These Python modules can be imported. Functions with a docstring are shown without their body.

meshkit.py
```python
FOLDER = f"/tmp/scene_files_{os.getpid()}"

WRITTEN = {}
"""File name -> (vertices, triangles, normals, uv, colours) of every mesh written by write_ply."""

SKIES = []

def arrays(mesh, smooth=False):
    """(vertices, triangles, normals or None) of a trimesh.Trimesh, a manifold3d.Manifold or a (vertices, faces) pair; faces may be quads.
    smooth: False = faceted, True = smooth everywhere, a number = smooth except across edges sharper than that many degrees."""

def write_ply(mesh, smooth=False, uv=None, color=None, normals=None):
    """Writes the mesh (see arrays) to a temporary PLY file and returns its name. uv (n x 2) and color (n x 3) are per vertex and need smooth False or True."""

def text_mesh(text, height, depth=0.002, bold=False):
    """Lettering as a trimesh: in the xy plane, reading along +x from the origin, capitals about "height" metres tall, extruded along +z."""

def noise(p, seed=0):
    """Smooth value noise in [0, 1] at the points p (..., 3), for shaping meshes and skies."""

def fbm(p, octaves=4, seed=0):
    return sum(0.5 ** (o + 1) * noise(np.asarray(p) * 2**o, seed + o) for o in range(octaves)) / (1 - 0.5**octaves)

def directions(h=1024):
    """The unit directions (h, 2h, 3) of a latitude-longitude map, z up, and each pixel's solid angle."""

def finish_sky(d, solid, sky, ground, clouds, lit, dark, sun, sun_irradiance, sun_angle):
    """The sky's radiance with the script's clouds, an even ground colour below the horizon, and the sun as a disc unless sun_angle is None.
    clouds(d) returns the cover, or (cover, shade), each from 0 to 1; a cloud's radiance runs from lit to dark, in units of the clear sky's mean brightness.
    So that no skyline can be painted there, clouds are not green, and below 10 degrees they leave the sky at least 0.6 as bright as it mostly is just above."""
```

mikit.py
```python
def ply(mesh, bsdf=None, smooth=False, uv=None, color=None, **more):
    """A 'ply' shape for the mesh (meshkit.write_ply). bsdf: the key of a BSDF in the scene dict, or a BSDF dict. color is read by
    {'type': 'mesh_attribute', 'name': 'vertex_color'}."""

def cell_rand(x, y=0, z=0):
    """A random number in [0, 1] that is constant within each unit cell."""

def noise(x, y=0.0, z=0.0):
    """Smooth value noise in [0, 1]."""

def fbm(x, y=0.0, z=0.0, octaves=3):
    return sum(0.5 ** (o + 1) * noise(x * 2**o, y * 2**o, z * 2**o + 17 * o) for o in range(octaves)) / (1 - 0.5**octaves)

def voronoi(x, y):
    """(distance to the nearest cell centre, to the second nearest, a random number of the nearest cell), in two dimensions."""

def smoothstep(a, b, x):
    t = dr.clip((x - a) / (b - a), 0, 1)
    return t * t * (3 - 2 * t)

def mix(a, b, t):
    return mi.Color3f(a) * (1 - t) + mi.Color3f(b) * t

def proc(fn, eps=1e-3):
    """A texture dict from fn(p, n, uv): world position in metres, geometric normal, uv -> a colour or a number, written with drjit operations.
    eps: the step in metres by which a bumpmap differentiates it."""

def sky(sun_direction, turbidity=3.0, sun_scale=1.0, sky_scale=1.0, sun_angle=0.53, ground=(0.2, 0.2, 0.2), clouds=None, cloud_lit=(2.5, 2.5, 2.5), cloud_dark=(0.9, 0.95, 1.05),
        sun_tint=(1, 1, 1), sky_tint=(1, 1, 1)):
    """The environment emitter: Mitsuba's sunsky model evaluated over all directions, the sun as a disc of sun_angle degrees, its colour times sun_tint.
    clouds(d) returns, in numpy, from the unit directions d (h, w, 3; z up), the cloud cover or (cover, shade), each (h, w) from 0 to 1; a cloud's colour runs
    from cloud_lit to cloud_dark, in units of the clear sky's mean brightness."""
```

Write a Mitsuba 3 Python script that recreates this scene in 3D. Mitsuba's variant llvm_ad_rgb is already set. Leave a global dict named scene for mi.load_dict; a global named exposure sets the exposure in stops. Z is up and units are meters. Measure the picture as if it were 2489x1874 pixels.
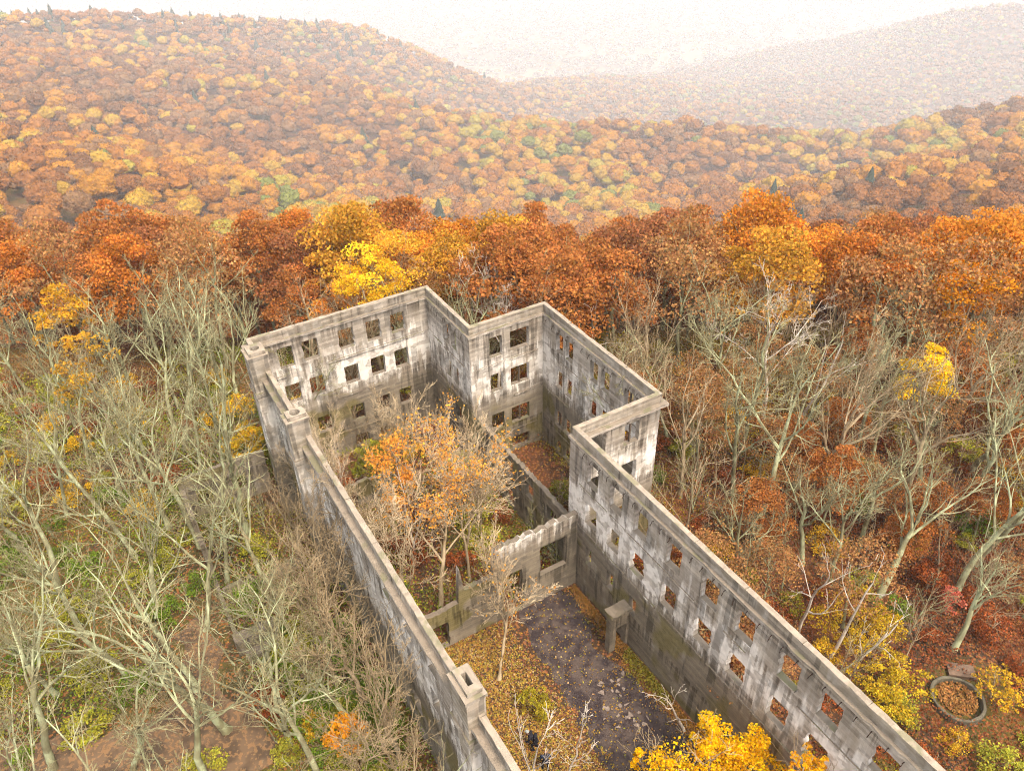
import math
import numpy as np
import trimesh
import mitsuba as mi
import drjit as dr
import mikit
import meshkit
from mikit import noise, fbm, cell_rand, smoothstep, mix
from shapely.geometry import Polygon, box as sbox
from shapely.ops import unary_union
from scipy.interpolate import RBFInterpolator
import manifold3d as m3

T = mi.ScalarTransform4f
scene, labels = {}, {}
H = 42.75                                   # camera height over the forest floor

# ------------------------------------------------------------------ camera, sky, exposure, haze
CAM = np.array([0.0, 0.0, H])
FWD = np.array([0.40575, 0.69901, -0.58885])
UPV = np.array([0.31571, 0.49742, 0.80802])
scene['camera'] = {'type': 'perspective', 'fov': 64.85, 'fov_axis': 'x', 'near_clip': 0.5, 'far_clip': 20000.0,
                   'to_world': T().look_at(origin=CAM.tolist(), target=(CAM + FWD).tolist(), up=UPV.tolist()),
                   'medium': {'type': 'ref', 'id': 'haze_air'}}
scene['sky'] = mikit.sky((0.05, -0.50, 0.80), turbidity=4, sun_scale=0.75, sun_angle=20, clouds=lambda d: 1.0,
                         cloud_lit=(2.45, 2.45, 2.45), sky_tint=(1, 1, 1))
exposure = 2.65
HZ0, HZ1 = -590.0, H + 0.6
_z = (np.arange(96) + 0.5) / 96 * (HZ1 - HZ0) + HZ0          # mist lies thicker in the valley than on the mountain
_d = 0.00018 + 0.00100 * np.clip((22 - _z) / 95, 0, 1) - 0.00070 * np.clip((-230 - _z) / 120, 0, 1)
_box = T().translate([-9500, -9500, HZ0]).scale([19000, 19000, HZ1 - HZ0])
scene['haze_air'] = {'type': 'heterogeneous', 'albedo': {'type': 'rgb', 'value': [0.80, 0.835, 0.90]},
                     'sigma_t': {'type': 'gridvolume', 'grid': mi.VolumeGrid(np.ascontiguousarray(np.repeat(_d, 4).reshape(96, 2, 2, 1), dtype=np.float32)), 'to_world': _box}}
scene['haze'] = {'type': 'cube', 'to_world': T().translate([0, 0, (HZ0 + HZ1) / 2]).scale([9500, 9500, (HZ1 - HZ0) / 2]),
                 'bsdf': {'type': 'null'}, 'interior': {'type': 'ref', 'id': 'haze_air'}}
labels['haze'] = {'label': 'pale autumn haze filling the valley air', 'kind': 'stuff'}

YAW = math.atan2(FWD[0], FWD[1])
SY, CY = math.sin(YAW), math.cos(YAW)


def uv2xy(u, v):                            # u metres ahead of the camera, v metres to the right
    return u * SY + v * CY, u * CY - v * SY


def xy2uv(x, y):
    return x * SY + y * CY, x * CY - y * SY


# ------------------------------------------------------------------ terrain
CP = [(-11, 310, -54), (-7, 430, -64), (-2, 570, -74), (5, 720, -81), (27, 339, -70), (46, 468, -81), (69, 626, -94), (92, 775, -101), (65, 308, -78), (99,
      439, -93), (150, 632, -112), (197, 806, -124), (129, 347, -98), (204, 532, -121), (287, 736, -137), (310, 791, -139), (223, 448, -117), (367, 733,
      -173), (345, 777, -163), (405, 643, -193), (533, 846, -234), (828, 1066, -330), (492, 631, -208), (1094, 605, -185), (1093, 704, -207), (1099, 784,
      -237), (916, 573, -220), (971, 788, -273), (1061, 989, -305), (936, 1041, -339), (703, 562, -219), (619, 653, -233), (576, 526, -201), (461, 240,
      -100), (405, 257, -106), (358, 255, -113), (301, 248, -117), (295, 147, -69), (284, 167, -77), (213, 112, -53), (240, 381, -112), (283, 363, -115),
      (317, 333, -113), (344, 298, -109), (186, 296, -100), (230, 237, -94), (252, 213, -94), (186, 235, -94), (154, 314, -99), (196, 372, -110), (103, 282,
      -88), (146, 262, -94), (49, 245, -64), (17, 249, -54), (-12, 250, -47), (6, 899, -154), (114, 968, -194), (246, 1007, -232), (387, 989, -261), (440,
      879, -264), (1367, 755, -318), (1373, 980, -384), (553, 287, -171), (486, 308, -173), (287, 456, -166), (339, 435, -173), (380, 399, -171), (405, 351,
      -156), (-200, 600, -70), (-250, 300, -50), (600, 60, -110), (1150, 300, -200), (400, -50, -60), (-300, 1000, -150), (800, 350, -215)]


def near_ground(x, y):
    u, v = xy2uv(x, y)
    q = np.maximum(0, u + 0.0012 * v * v * np.where(v > 0, 0.1, 0.12) - 51)
    return -0.0092 * q * q


_cp = np.array(CP, float)
_n = np.array([(*uv2xy(u, v),) for u in (-80, -20, 30, 60, 80, 100, 118) for v in (-150, -90, -45, 0, 45, 90, 150)])
_n = np.column_stack([_n, near_ground(_n[:, 0], _n[:, 1])])
_all = np.vstack([_cp, _n])
_rbf = RBFInterpolator(_all[:, :2] / 100, _all[:, 2], kernel='thin_plate_spline', smoothing=0.15)


def ground_z(x, y):
    x, y = np.atleast_1d(np.asarray(x, float)), np.atleast_1d(np.asarray(y, float))
    u, v = xy2uv(x, y)
    r = np.hypot(x, y)
    d = np.minimum(r, 1900) / np.maximum(r, 1e-6)
    far = np.clip(_rbf(np.column_stack([x * d, y * d]) / 100), -520, 0)
    w = np.clip((r - 1650) / 600, 0, 1)
    w = w * w * (3 - 2 * w)
    far = far * (1 - w) + (-520) * w
    near = near_ground(x, y)
    b = np.clip((np.hypot(u, v * 0.8) - 92) / 40, 0, 1)
    b = b * b * (3 - 2 * b)
    z = near * (1 - b) + far * b
    p = np.column_stack([x, y, x * 0])
    bump = (meshkit.noise(p / 7.0) - 0.5) * 0.5 + (meshkit.noise(p / 60.0, 5) - 0.5) * np.clip((r - 120) / 200, 0, 1) * 7
    keep = np.clip((np.maximum(np.maximum(6 - x, x - 30), np.maximum(-2 - y, y - 52)) - 1) / 8, 0, 1)
    return z + bump * keep


# ------------------------------------------------------------------ materials
def concrete_color(p, n, uv):
    side = dr.abs(n.x) > dr.abs(n.y)
    h = dr.select(side, p.y, p.x) + dr.select(side, 0.0, 41.0)
    up = smoothstep(0.6, 0.9, n.z)
    z = p.z
    row = dr.floor(z / 0.19)
    board = cell_rand(row, dr.floor(h / 3.3 + cell_rand(row, 7) * 3), 3)
    edge = smoothstep(0.40, 0.5, dr.abs(z / 0.19 - row - 0.5))
    blot = fbm(h * 0.55, z * 0.8, 3.0, 4)
    fine = fbm(h * 4.0, z * 5.0, p.x + p.y, 3)
    streak = fbm(h * 2.6, z * 0.30, 9.0, 4)
    thin = fbm(h * 8.0, z * 0.55, 4.0, 3)
    low = 1 - smoothstep(4.6, 6.3, z + (blot - 0.5) * 1.2)
    c = mix((0.395, 0.35, 0.302), (0.26, 0.228, 0.197), blot)
    c = mix(c, c * mi.Color3f(0.8, 0.78, 0.74), smoothstep(12.05, 12.15, z) * (1 - up))
    c = c * (0.72 + 0.50 * board) * (0.80 + 0.42 * fine)
    c = mix(c, c * mi.Color3f(0.62, 0.60, 0.52), low * (0.55 + 0.35 * board))
    moss = smoothstep(0.52, 0.66, fbm(h * 0.45, z * 0.5, 21.0, 3)) * (0.15 + 0.85 * low)
    c = mix(c, mi.Color3f(0.17, 0.145, 0.035) * (0.7 + 0.6 * fine), moss * 0.6)
    c = mix(c, c * 0.55, edge * (0.25 + 0.35 * low) * (1 - up))
    sag = (thin - 0.5) * 1.6 + (streak - 0.5) * 1.6
    zone = smoothstep(5.6, 6.5, z + sag) * (1 - smoothstep(8.6, 10.6, z - sag))
    broad = fbm(h * 0.55, z * 0.75, 2.0, 3)
    wisp = fbm(h * 5.5, z * 0.9, 14.0, 3)
    wet = smoothstep(0.42, 0.66, 0.42 * streak + 0.40 * broad + 0.30 * wisp - 0.02 + 0.10 * zone - 0.16 * low)
    chip = smoothstep(0.40, 0.52, fbm(h * 2.2, z * 2.6, 44.0, 3))
    c = mix(c, mi.Color3f(0.80, 0.775, 0.745) * (0.75 + 0.4 * fine), wet * (0.16 + 0.84 * zone) * (0.45 + 0.55 * chip) * (1 - up))
    dark = smoothstep(0.52, 0.66, fbm(h * 3.2, z * 0.28, 31.0, 3)) * smoothstep(0.42, 0.56, fbm(h * 0.5, z * 0.4, 77.0, 3))
    c = mix(c, c * 0.42, dark * 0.75 * (1 - up))
    drip = mi.Float(0)
    for zs in (11.9, 9.6, 6.45, 2.8):                              # runs of dirt below the cornice and the sills
        drip = dr.maximum(drip, smoothstep(zs - 1.6, zs - 0.1, z) * dr.select(z < zs, 1.0, 0.0))
    run = smoothstep(0.50, 0.64, fbm(h * 5.0, z * 0.18, 63.0, 3))
    c = mix(c, c * mi.Color3f(0.42, 0.39, 0.36), drip * run * 0.75 * (1 - up))
    lich = smoothstep(0.56, 0.7, fbm(p.x * 1.3, p.y * 1.3, z, 3))
    c = mix(c, mi.Color3f(0.31, 0.26, 0.21) * (0.55 + 0.8 * fine) * (0.55 + 0.45 * smoothstep(11.8, 12.4, z)), up * 0.9)
    c = mix(c, mi.Color3f(0.15, 0.15, 0.085), up * lich * 0.65)
    return c


def concrete_height(p, n, uv):
    side = dr.abs(n.x) > dr.abs(n.y)
    h = dr.select(side, p.y, p.x)
    row = dr.floor(p.z / 0.19)
    t = p.z / 0.19 - row
    board = cell_rand(row, dr.floor(h / 3.3 + cell_rand(row, 7) * 3), 3)
    return board * 0.016 - smoothstep(0.42, 0.5, dr.abs(t - 0.5)) * 0.012 + 0.03 * fbm(h * 5, p.z * 7, p.x + p.y, 3)


scene['concrete'] = {'type': 'bumpmap', 'tex': mikit.proc(concrete_height, eps=0.01), 'scale': 1.0,
                     'bsdf': {'type': 'diffuse', 'reflectance': mikit.proc(concrete_color)}}


def ground_color(p, n, uv):
    a = fbm(p.x * 0.16, p.y * 0.16, 1.0, 3)
    b = fbm(p.x * 2.3, p.y * 2.3, 2.0, 3)
    s = cell_rand(dr.floor(p.x * 7.0), dr.floor(p.y * 7.0))
    s2 = cell_rand(dr.floor(p.x * 9.0 + 3.3), dr.floor(p.y * 9.0 + 0.7), 4)
    c = mix((0.060, 0.036, 0.024), (0.125, 0.056, 0.028), smoothstep(0.35, 0.65, a + 0.4 * (b - 0.5)))
    c = mix(c, mix((0.050, 0.042, 0.020), (0.095, 0.078, 0.028), smoothstep(0.35, 0.65, a + 0.4 * (b - 0.5))), smoothstep(9.0, 4.0, p.x) * smoothstep(64.0, 52.0, p.y))
    c = mix(c, (0.055, 0.040, 0.028), smoothstep(0.5, 0.68, fbm(p.x * 0.5, p.y * 0.5, 8.0, 3)) * 0.7)
    c = mix(c, (0.10, 0.092, 0.022), smoothstep(0.52, 0.66, fbm(p.x * 0.11, p.y * 0.11, 5.0, 3)) * 0.6)
    c = mix(c, (0.26, 0.115, 0.04), smoothstep(0.80, 0.86, s) * 0.8)
    c = mix(c, (0.19, 0.07, 0.045), smoothstep(0.86, 0.92, s2) * 0.8)
    field = smoothstep(-380.0, -480.0, p.z)
    c = mix(c, mix((0.42, 0.34, 0.20), (0.20, 0.17, 0.09), smoothstep(0.42, 0.58, fbm(p.x * 0.004, p.y * 0.004, 3.0, 4))), field)
    return c


scene['forest_floor'] = {'type': 'diffuse', 'reflectance': mikit.proc(ground_color)}


def path_color(p, n, uv):
    b = fbm(p.x * 2.0, p.y * 2.0, 2.0, 4)
    f = fbm(p.x * 14.0, p.y * 14.0, 2.0, 2)
    return mix((0.042, 0.033, 0.036), (0.088, 0.069, 0.064), smoothstep(0.35, 0.7, b)) * (0.75 + 0.5 * f)


scene['path_soil'] = {'type': 'diffuse', 'reflectance': mikit.proc(path_color)}


def trail_color(p, n, uv):
    b = fbm(p.x * 1.2, p.y * 1.2, 2.0, 4)
    s = fbm(p.x * 7.0, p.y * 7.0, 5.0, 3)
    return mix(mix((0.15, 0.10, 0.065), (0.085, 0.06, 0.042), smoothstep(0.35, 0.65, b)), (0.26, 0.15, 0.075), smoothstep(0.52, 0.66, s) * 0.7)


scene['trail_soil'] = {'type': 'diffuse', 'reflectance': mikit.proc(trail_color)}


def bark(name, ca, cb, cc, f):
    def fn(p, n, uv):
        b = fbm(p.x * f, p.y * f, p.z * f * 0.5, 3)
        g = fbm(p.x * 0.9, p.y * 0.9, p.z * 0.7 + 3, 2)
        return mix(mix(ca, cb, smoothstep(0.38, 0.62, b)), cc, smoothstep(0.5, 0.62, g) * 0.7)
    scene[name] = {'type': 'diffuse', 'reflectance': mikit.proc(fn)}


bark('bark_lichen', (0.28, 0.275, 0.165), (0.42, 0.46, 0.29), (0.17, 0.15, 0.09), 2.6)
bark('bark_pale', (0.50, 0.44, 0.38), (0.64, 0.59, 0.53), (0.30, 0.26, 0.22), 3.0)
bark('bark_tan', (0.33, 0.255, 0.16), (0.44, 0.36, 0.245), (0.21, 0.17, 0.115), 2.0)
bark('twig_olive', (0.215, 0.19, 0.105), (0.29, 0.26, 0.15), (0.16, 0.13, 0.075), 1.0)
bark('twig_pale', (0.42, 0.33, 0.22), (0.52, 0.42, 0.29), (0.33, 0.25, 0.16), 1.0)
bark('twig_tan', (0.25, 0.185, 0.11), (0.33, 0.25, 0.155), (0.18, 0.13, 0.08), 1.0)
scene['leaf'] = {'type': 'principledthin', 'base_color': {'type': 'mesh_attribute', 'name': 'vertex_color'}, 'roughness': 0.7, 'diff_trans': 0.7, 'spec_trans': 0.0, 'eta': 1.3}
scene['crown_core'] = {'type': 'twosided', 'bsdf': {'type': 'diffuse', 'reflectance': {'type': 'mesh_attribute', 'name': 'vertex_color'}}}


def flat(name, c, var=0.3, f=8.0):
    scene[name] = {'type': 'diffuse', 'reflectance': mikit.proc(lambda p, n, uv: mi.Color3f(c) * (1 - var / 2 + var * fbm(p.x * f, p.y * f, p.z * f, 3)))}


flat('slab_stone', (0.22, 0.18, 0.16), 0.7, 3.0)
flat('old_slab', (0.15, 0.105, 0.08), 0.8, 4.0)
flat('ring_concrete', (0.115, 0.105, 0.08), 1.1, 2.5)
flat('rusty_iron', (0.055, 0.035, 0.028))
flat('old_timber', (0.12, 0.095, 0.075), 0.6)
flat('black_cloth', (0.022, 0.022, 0.03))
flat('navy_cloth', (0.03, 0.04, 0.075))
flat('skin', (0.42, 0.25, 0.18))
flat('brown_hair', (0.07, 0.035, 0.02))
flat('grey_cap', (0.30, 0.33, 0.33))
flat('red_cloth', (0.16, 0.03, 0.03))

# ------------------------------------------------------------------ helpers
used = {}


def key_for(name):
    k = used.get(name, -1) + 1
    used[name] = k
    return name if k == 0 else f'{name}_{k:03d}'


def add(name, mesh, bsdf, parent=None, smooth=False, color=None):
    key = key_for((parent + '__' if parent else '') + name)
    scene[key] = mikit.ply(mesh, bsdf, smooth=smooth, color=color)
    return key


def tag(key, label, category=None, group=None, kind=None):
    labels[key] = {k: v for k, v in (('label', label), ('category', category), ('group', group), ('kind', kind)) if v}


def bx(x0, x1, y0, y1, z0, z1):
    m = trimesh.creation.box((x1 - x0, y1 - y0, z1 - z0))
    m.apply_translation(((x0 + x1) / 2, (y0 + y1) / 2, (z0 + z1) / 2))
    return m


def worn(mesh, seed, amp=0.02, cell=0.35):
    """A box with its edges broken a little."""
    m = trimesh.Trimesh(*trimesh.remesh.subdivide_to_size(mesh.vertices, mesh.faces, cell * 2, max_iter=8)) if mesh.edges_unique_length.max() > cell * 2 else mesh.copy()
    v = np.array(m.vertices)
    p = v * 3.1 + seed
    d = np.column_stack([meshkit.noise(p, 1), meshkit.noise(p, 2), meshkit.noise(p, 3)]) - 0.5
    bite = np.clip(meshkit.noise(v * 1.7 + seed, 9) - 0.70, 0, 1) * 6                      # spots where an edge has broken away
    c = (v.min(0) + v.max(0)) / 2
    return trimesh.Trimesh(v + d * 2 * amp + (c - v) / (np.abs(c - v) + 0.05) * np.minimum(np.abs(c - v), 0.25) * bite[:, None] * 0.25 * np.array([1, 1, 0.6]), m.faces, process=False)


def tubes(sets, sides=(7, 5, 3, 3, 3)):
    """sets: list of (pts (k,n,3), rad (k,n), level) -> (v, f)"""
    V, F, at = [], [], 0
    for pts, rad, lev in sets:
        if not len(pts):
            continue
        k, n, _ = pts.shape
        s = sides[min(lev, len(sides) - 1)]
        t = np.gradient(pts, axis=1)
        t /= np.linalg.norm(t, axis=2, keepdims=True) + 1e-9
        ref = np.where(np.abs(t[..., 2:3]) < 0.9, [0, 0, 1.0], [1.0, 0, 0])
        a = np.cross(t, ref)
        a /= np.linalg.norm(a, axis=2, keepdims=True) + 1e-9
        b = np.cross(t, a)
        an = np.arange(s) * 2 * np.pi / s
        v = pts[:, :, None] + rad[:, :, None, None] * (np.cos(an)[None, None, :, None] * a[:, :, None] + np.sin(an)[None, None, :, None] * b[:, :, None])
        i, j = np.meshgrid(np.arange(n - 1), np.arange(s), indexing='ij')
        q = np.stack([i * s + j, i * s + (j + 1) % s, (i + 1) * s + (j + 1) % s, (i + 1) * s + j], -1).reshape(-1, 4)
        tri = np.vstack([q[:, [0, 1, 2]], q[:, [0, 2, 3]]])
        F.append((tri[None] + (np.arange(k) * n * s)[:, None, None]).reshape(-1, 3) + at)
        V.append(v.reshape(-1, 3))
        at += k * n * s
    return np.vstack(V), np.vstack(F)


def cards(c, size, rng, flat_=0.0, col=None, jit=0.35):
    """Leaf-sized faces at the centres c. -> (v, f), colours"""
    n = len(c)
    size = np.broadcast_to(size, (n,))
    nrm = rng.normal(size=(n, 3))
    nrm[:, 2] = nrm[:, 2] * (1 - flat_) + np.abs(nrm[:, 2]) * flat_ + 2.0 * flat_
    nrm /= np.linalg.norm(nrm, axis=1, keepdims=True)
    a = np.cross(nrm, rng.normal(size=(n, 3)))
    a /= np.linalg.norm(a, axis=1, keepdims=True) + 1e-9
    b = np.cross(nrm, a)
    s = size[:, None]
    v = np.stack([c - a * s * 0.5, c + b * s * 0.36 + a * s * 0.06, c + a * s * 0.5, c - b * s * 0.36 + a * s * 0.06], 1).reshape(-1, 3)
    q = np.arange(n)[:, None] * 4 + np.array([0, 1, 2, 3])
    f = np.vstack([q[:, [0, 1, 2]], q[:, [0, 2, 3]]])
    col = np.broadcast_to(np.asarray(col, float), (n, 3))
    cc = col * (1 + jit * rng.uniform(-1, 1, (n, 1))) * (1 + 0.12 * rng.uniform(-1, 1, (n, 3)))
    return (v, f), np.repeat(np.clip(cc, 0.004, 0.92), 4, axis=0)


def grow(rng, base, top, r0, levels, n0=9, wob=0.02, taper=0.45):
    """base, top: ends of the trunk line. levels: dicts m (children per branch), t0, ang, len, n, wander, up.
    -> list of (pts, rad, level), tips"""
    base, top = np.asarray(base, float), np.asarray(top, float)
    L0 = np.linalg.norm(top - base)
    s = np.linspace(0, 1, n0)[:, None]
    w = np.cumsum(rng.normal(size=(n0, 3)), axis=0)
    w -= w[0]
    pts = base + (top - base) * s + wob * L0 * w * np.array([1, 1, 0.2]) * s ** 0.5 * 0.6
    t = s[:, 0]
    rad = r0 * (1 - (1 - taper) * t) * (1 + 0.7 * np.exp(-t * 22))
    out = [(pts[None], rad[None], 0)]
    P, R, L = pts[None], rad[None], np.array([L0])
    for lev, g in enumerate(levels, 1):
        k, n, _ = P.shape
        m = g['m']
        ts = g['t0'] + (1 - g['t0']) * (np.arange(m)[None] + rng.uniform(0, 1, (k, m))) / m
        ts[:, -1] = 1.0 if g.get('tip', True) else ts[:, -1]
        x = ts * (n - 1)
        i = np.minimum(x.astype(int), n - 2)
        fr = (x - i)[..., None]
        kk = np.arange(k)[:, None]
        p = P[kk, i] * (1 - fr) + P[kk, i + 1] * fr
        d = P[kk, i + 1] - P[kk, i]
        d /= np.linalg.norm(d, axis=2, keepdims=True) + 1e-9
        r = (R[kk, i] * (1 - fr[..., 0]) + R[kk, i + 1] * fr[..., 0])
        ang = np.radians(rng.normal(g['ang'], g['ang'] * 0.22, (k, m)))
        ang[:, -1] *= 0.45 if g.get('tip', True) else 1
        az = (np.arange(m)[None] * 2.399 + rng.uniform(0, 6.28, (k, 1)) + rng.normal(0, 0.5, (k, m)))
        ref = np.where(np.abs(d[..., 2:3]) < 0.95, [0, 0, 1.0], [1.0, 0, 0])
        a = np.cross(d, ref)
        a /= np.linalg.norm(a, axis=2, keepdims=True) + 1e-9
        b = np.cross(d, a)
        nd = d * np.cos(ang)[..., None] + (a * np.cos(az)[..., None] + b * np.sin(az)[..., None]) * np.sin(ang)[..., None]
        ln = L[:, None] * g['len'] * rng.uniform(0.6, 1.15, (k, m)) * (1 - g.get('fall', 0.45) * (ts - g['t0']) / (1 - g['t0'] + 1e-6))
        rr = np.maximum(r * rng.uniform(0.42, 0.72, (k, m)) * g.get('rf', 1.0), 0.011)
        keep = rng.uniform(size=(k, m)) < g.get('keep', 1.0)
        p, nd, ln, rr = p[keep], nd[keep], ln[keep], rr[keep]
        n2 = g['n']
        Q = np.empty((len(p), n2, 3))
        Q[:, 0] = p
        cur, dd = p, nd
        for q in range(1, n2):
            dd = dd + rng.normal(size=dd.shape) * g['wander'] + np.array([0, 0, g['up']])
            dd /= np.linalg.norm(dd, axis=1, keepdims=True) + 1e-9
            cur = cur + dd * (ln / (n2 - 1))[:, None]
            Q[:, q] = cur
        tt = np.linspace(0, 1, n2)[None]
        RR = np.maximum(rr[:, None] * (1 - 0.72 * tt), g.get('rmin', 0.011))
        out.append((Q, RR, lev))
        P, R, L = Q, RR, ln
    return out, P[:, -1]


BARE = [dict(m=7, t0=0.30, ang=42, len=0.52, n=6, wander=0.13, up=0.10), dict(m=6, t0=0.22, ang=40, len=0.55, n=5, wander=0.16, up=0.07),
        dict(m=5, t0=0.2, ang=38, len=0.55, n=4, wander=0.18, up=0.05), dict(m=4, t0=0.15, ang=36, len=0.55, n=3, wander=0.16, up=0.04, rmin=0.010)]
FORK = [dict(m=5, t0=0.62, ang=34, len=0.95, n=8, wander=0.12, up=0.08, fall=0.25, rf=1.1), dict(m=7, t0=0.2, ang=42, len=0.48, n=5, wander=0.17, up=0.07),
        dict(m=5, t0=0.2, ang=40, len=0.55, n=4, wander=0.2, up=0.05), dict(m=4, t0=0.15, ang=36, len=0.55, n=3, wander=0.16, up=0.04, rmin=0.010)]
SNAG = [dict(m=5, t0=0.35, ang=38, len=0.55, n=6, wander=0.17, up=0.06, keep=0.9), dict(m=3, t0=0.3, ang=45, len=0.45, n=4, wander=0.2, up=0.03, keep=0.85),
        dict(m=3, t0=0.3, ang=42, len=0.45, n=3, wander=0.2, up=0.03, keep=0.7)]
SAPL = [dict(m=6, t0=0.25, ang=30, len=0.45, n=5, wander=0.10, up=0.10), dict(m=5, t0=0.2, ang=34, len=0.5, n=4, wander=0.14, up=0.08), dict(m=4, t0=0.15, ang=32, len=0.5, n=3, wander=0.12, up=0.06, rmin=0.010)]
BIGF = [dict(m=7, t0=0.5, ang=32, len=1.0, n=9, wander=0.10, up=0.09, fall=0.2, rf=1.05), dict(m=8, t0=0.18, ang=36, len=0.5, n=6, wander=0.14, up=0.09),
        dict(m=6, t0=0.15, ang=36, len=0.55, n=4, wander=0.16, up=0.06), dict(m=5, t0=0.12, ang=34, len=0.55, n=3, wander=0.14, up=0.04, rmin=0.010)]
CANDEL = [dict(m=9, t0=0.7, ang=33, len=2.3, n=10, wander=0.11, up=0.07, fall=0.1, rf=1.0), dict(m=8, t0=0.2, ang=38, len=0.4, n=5, wander=0.16, up=0.08),
          dict(m=5, t0=0.15, ang=38, len=0.55, n=4, wander=0.18, up=0.05), dict(m=3, t0=0.15, ang=36, len=0.5, n=3, wander=0.14, up=0.04, rmin=0.010)]
BRUSH = [dict(m=8, t0=0.05, ang=24, len=0.8, n=5, wander=0.10, up=0.06, fall=0.3), dict(m=5, t0=0.2, ang=30, len=0.5, n=4, wander=0.14, up=0.05), dict(m=4, t0=0.15, ang=32, len=0.5, n=3, wander=0.12, up=0.05, rmin=0.010)]

# ------------------------------------------------------------------ ground sheet
rad = np.concatenate([[0.01], np.geomspace(2, 9000, 320)])
az = np.concatenate([np.linspace(YAW - 1.0, YAW + 1.0, 300), np.linspace(YAW + 1.0, YAW - 1.0 + 2 * np.pi, 70)[1:]])
rr_, aa_ = np.meshgrid(rad, az[:-1], indexing='ij')
gx, gy = rr_ * np.sin(aa_), rr_ * np.cos(aa_)
gz = ground_z(gx.ravel(), gy.ravel())
na = len(az) - 1
i, j = np.meshgrid(np.arange(len(rad) - 1), np.arange(na), indexing='ij')
q = np.stack([i * na + j, (i + 1) * na + j, (i + 1) * na + (j + 1) % na, i * na + (j + 1) % na], -1).reshape(-1, 4)
GF = np.vstack([q[:, [0, 2, 1]], q[:, [0, 3, 2]]])
add('ground', (np.column_stack([gx.ravel(), gy.ravel(), gz]), GF), 'forest_floor', smooth=True)
tag('ground', 'leaf covered forest floor running down into the valley', kind='structure')


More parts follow.
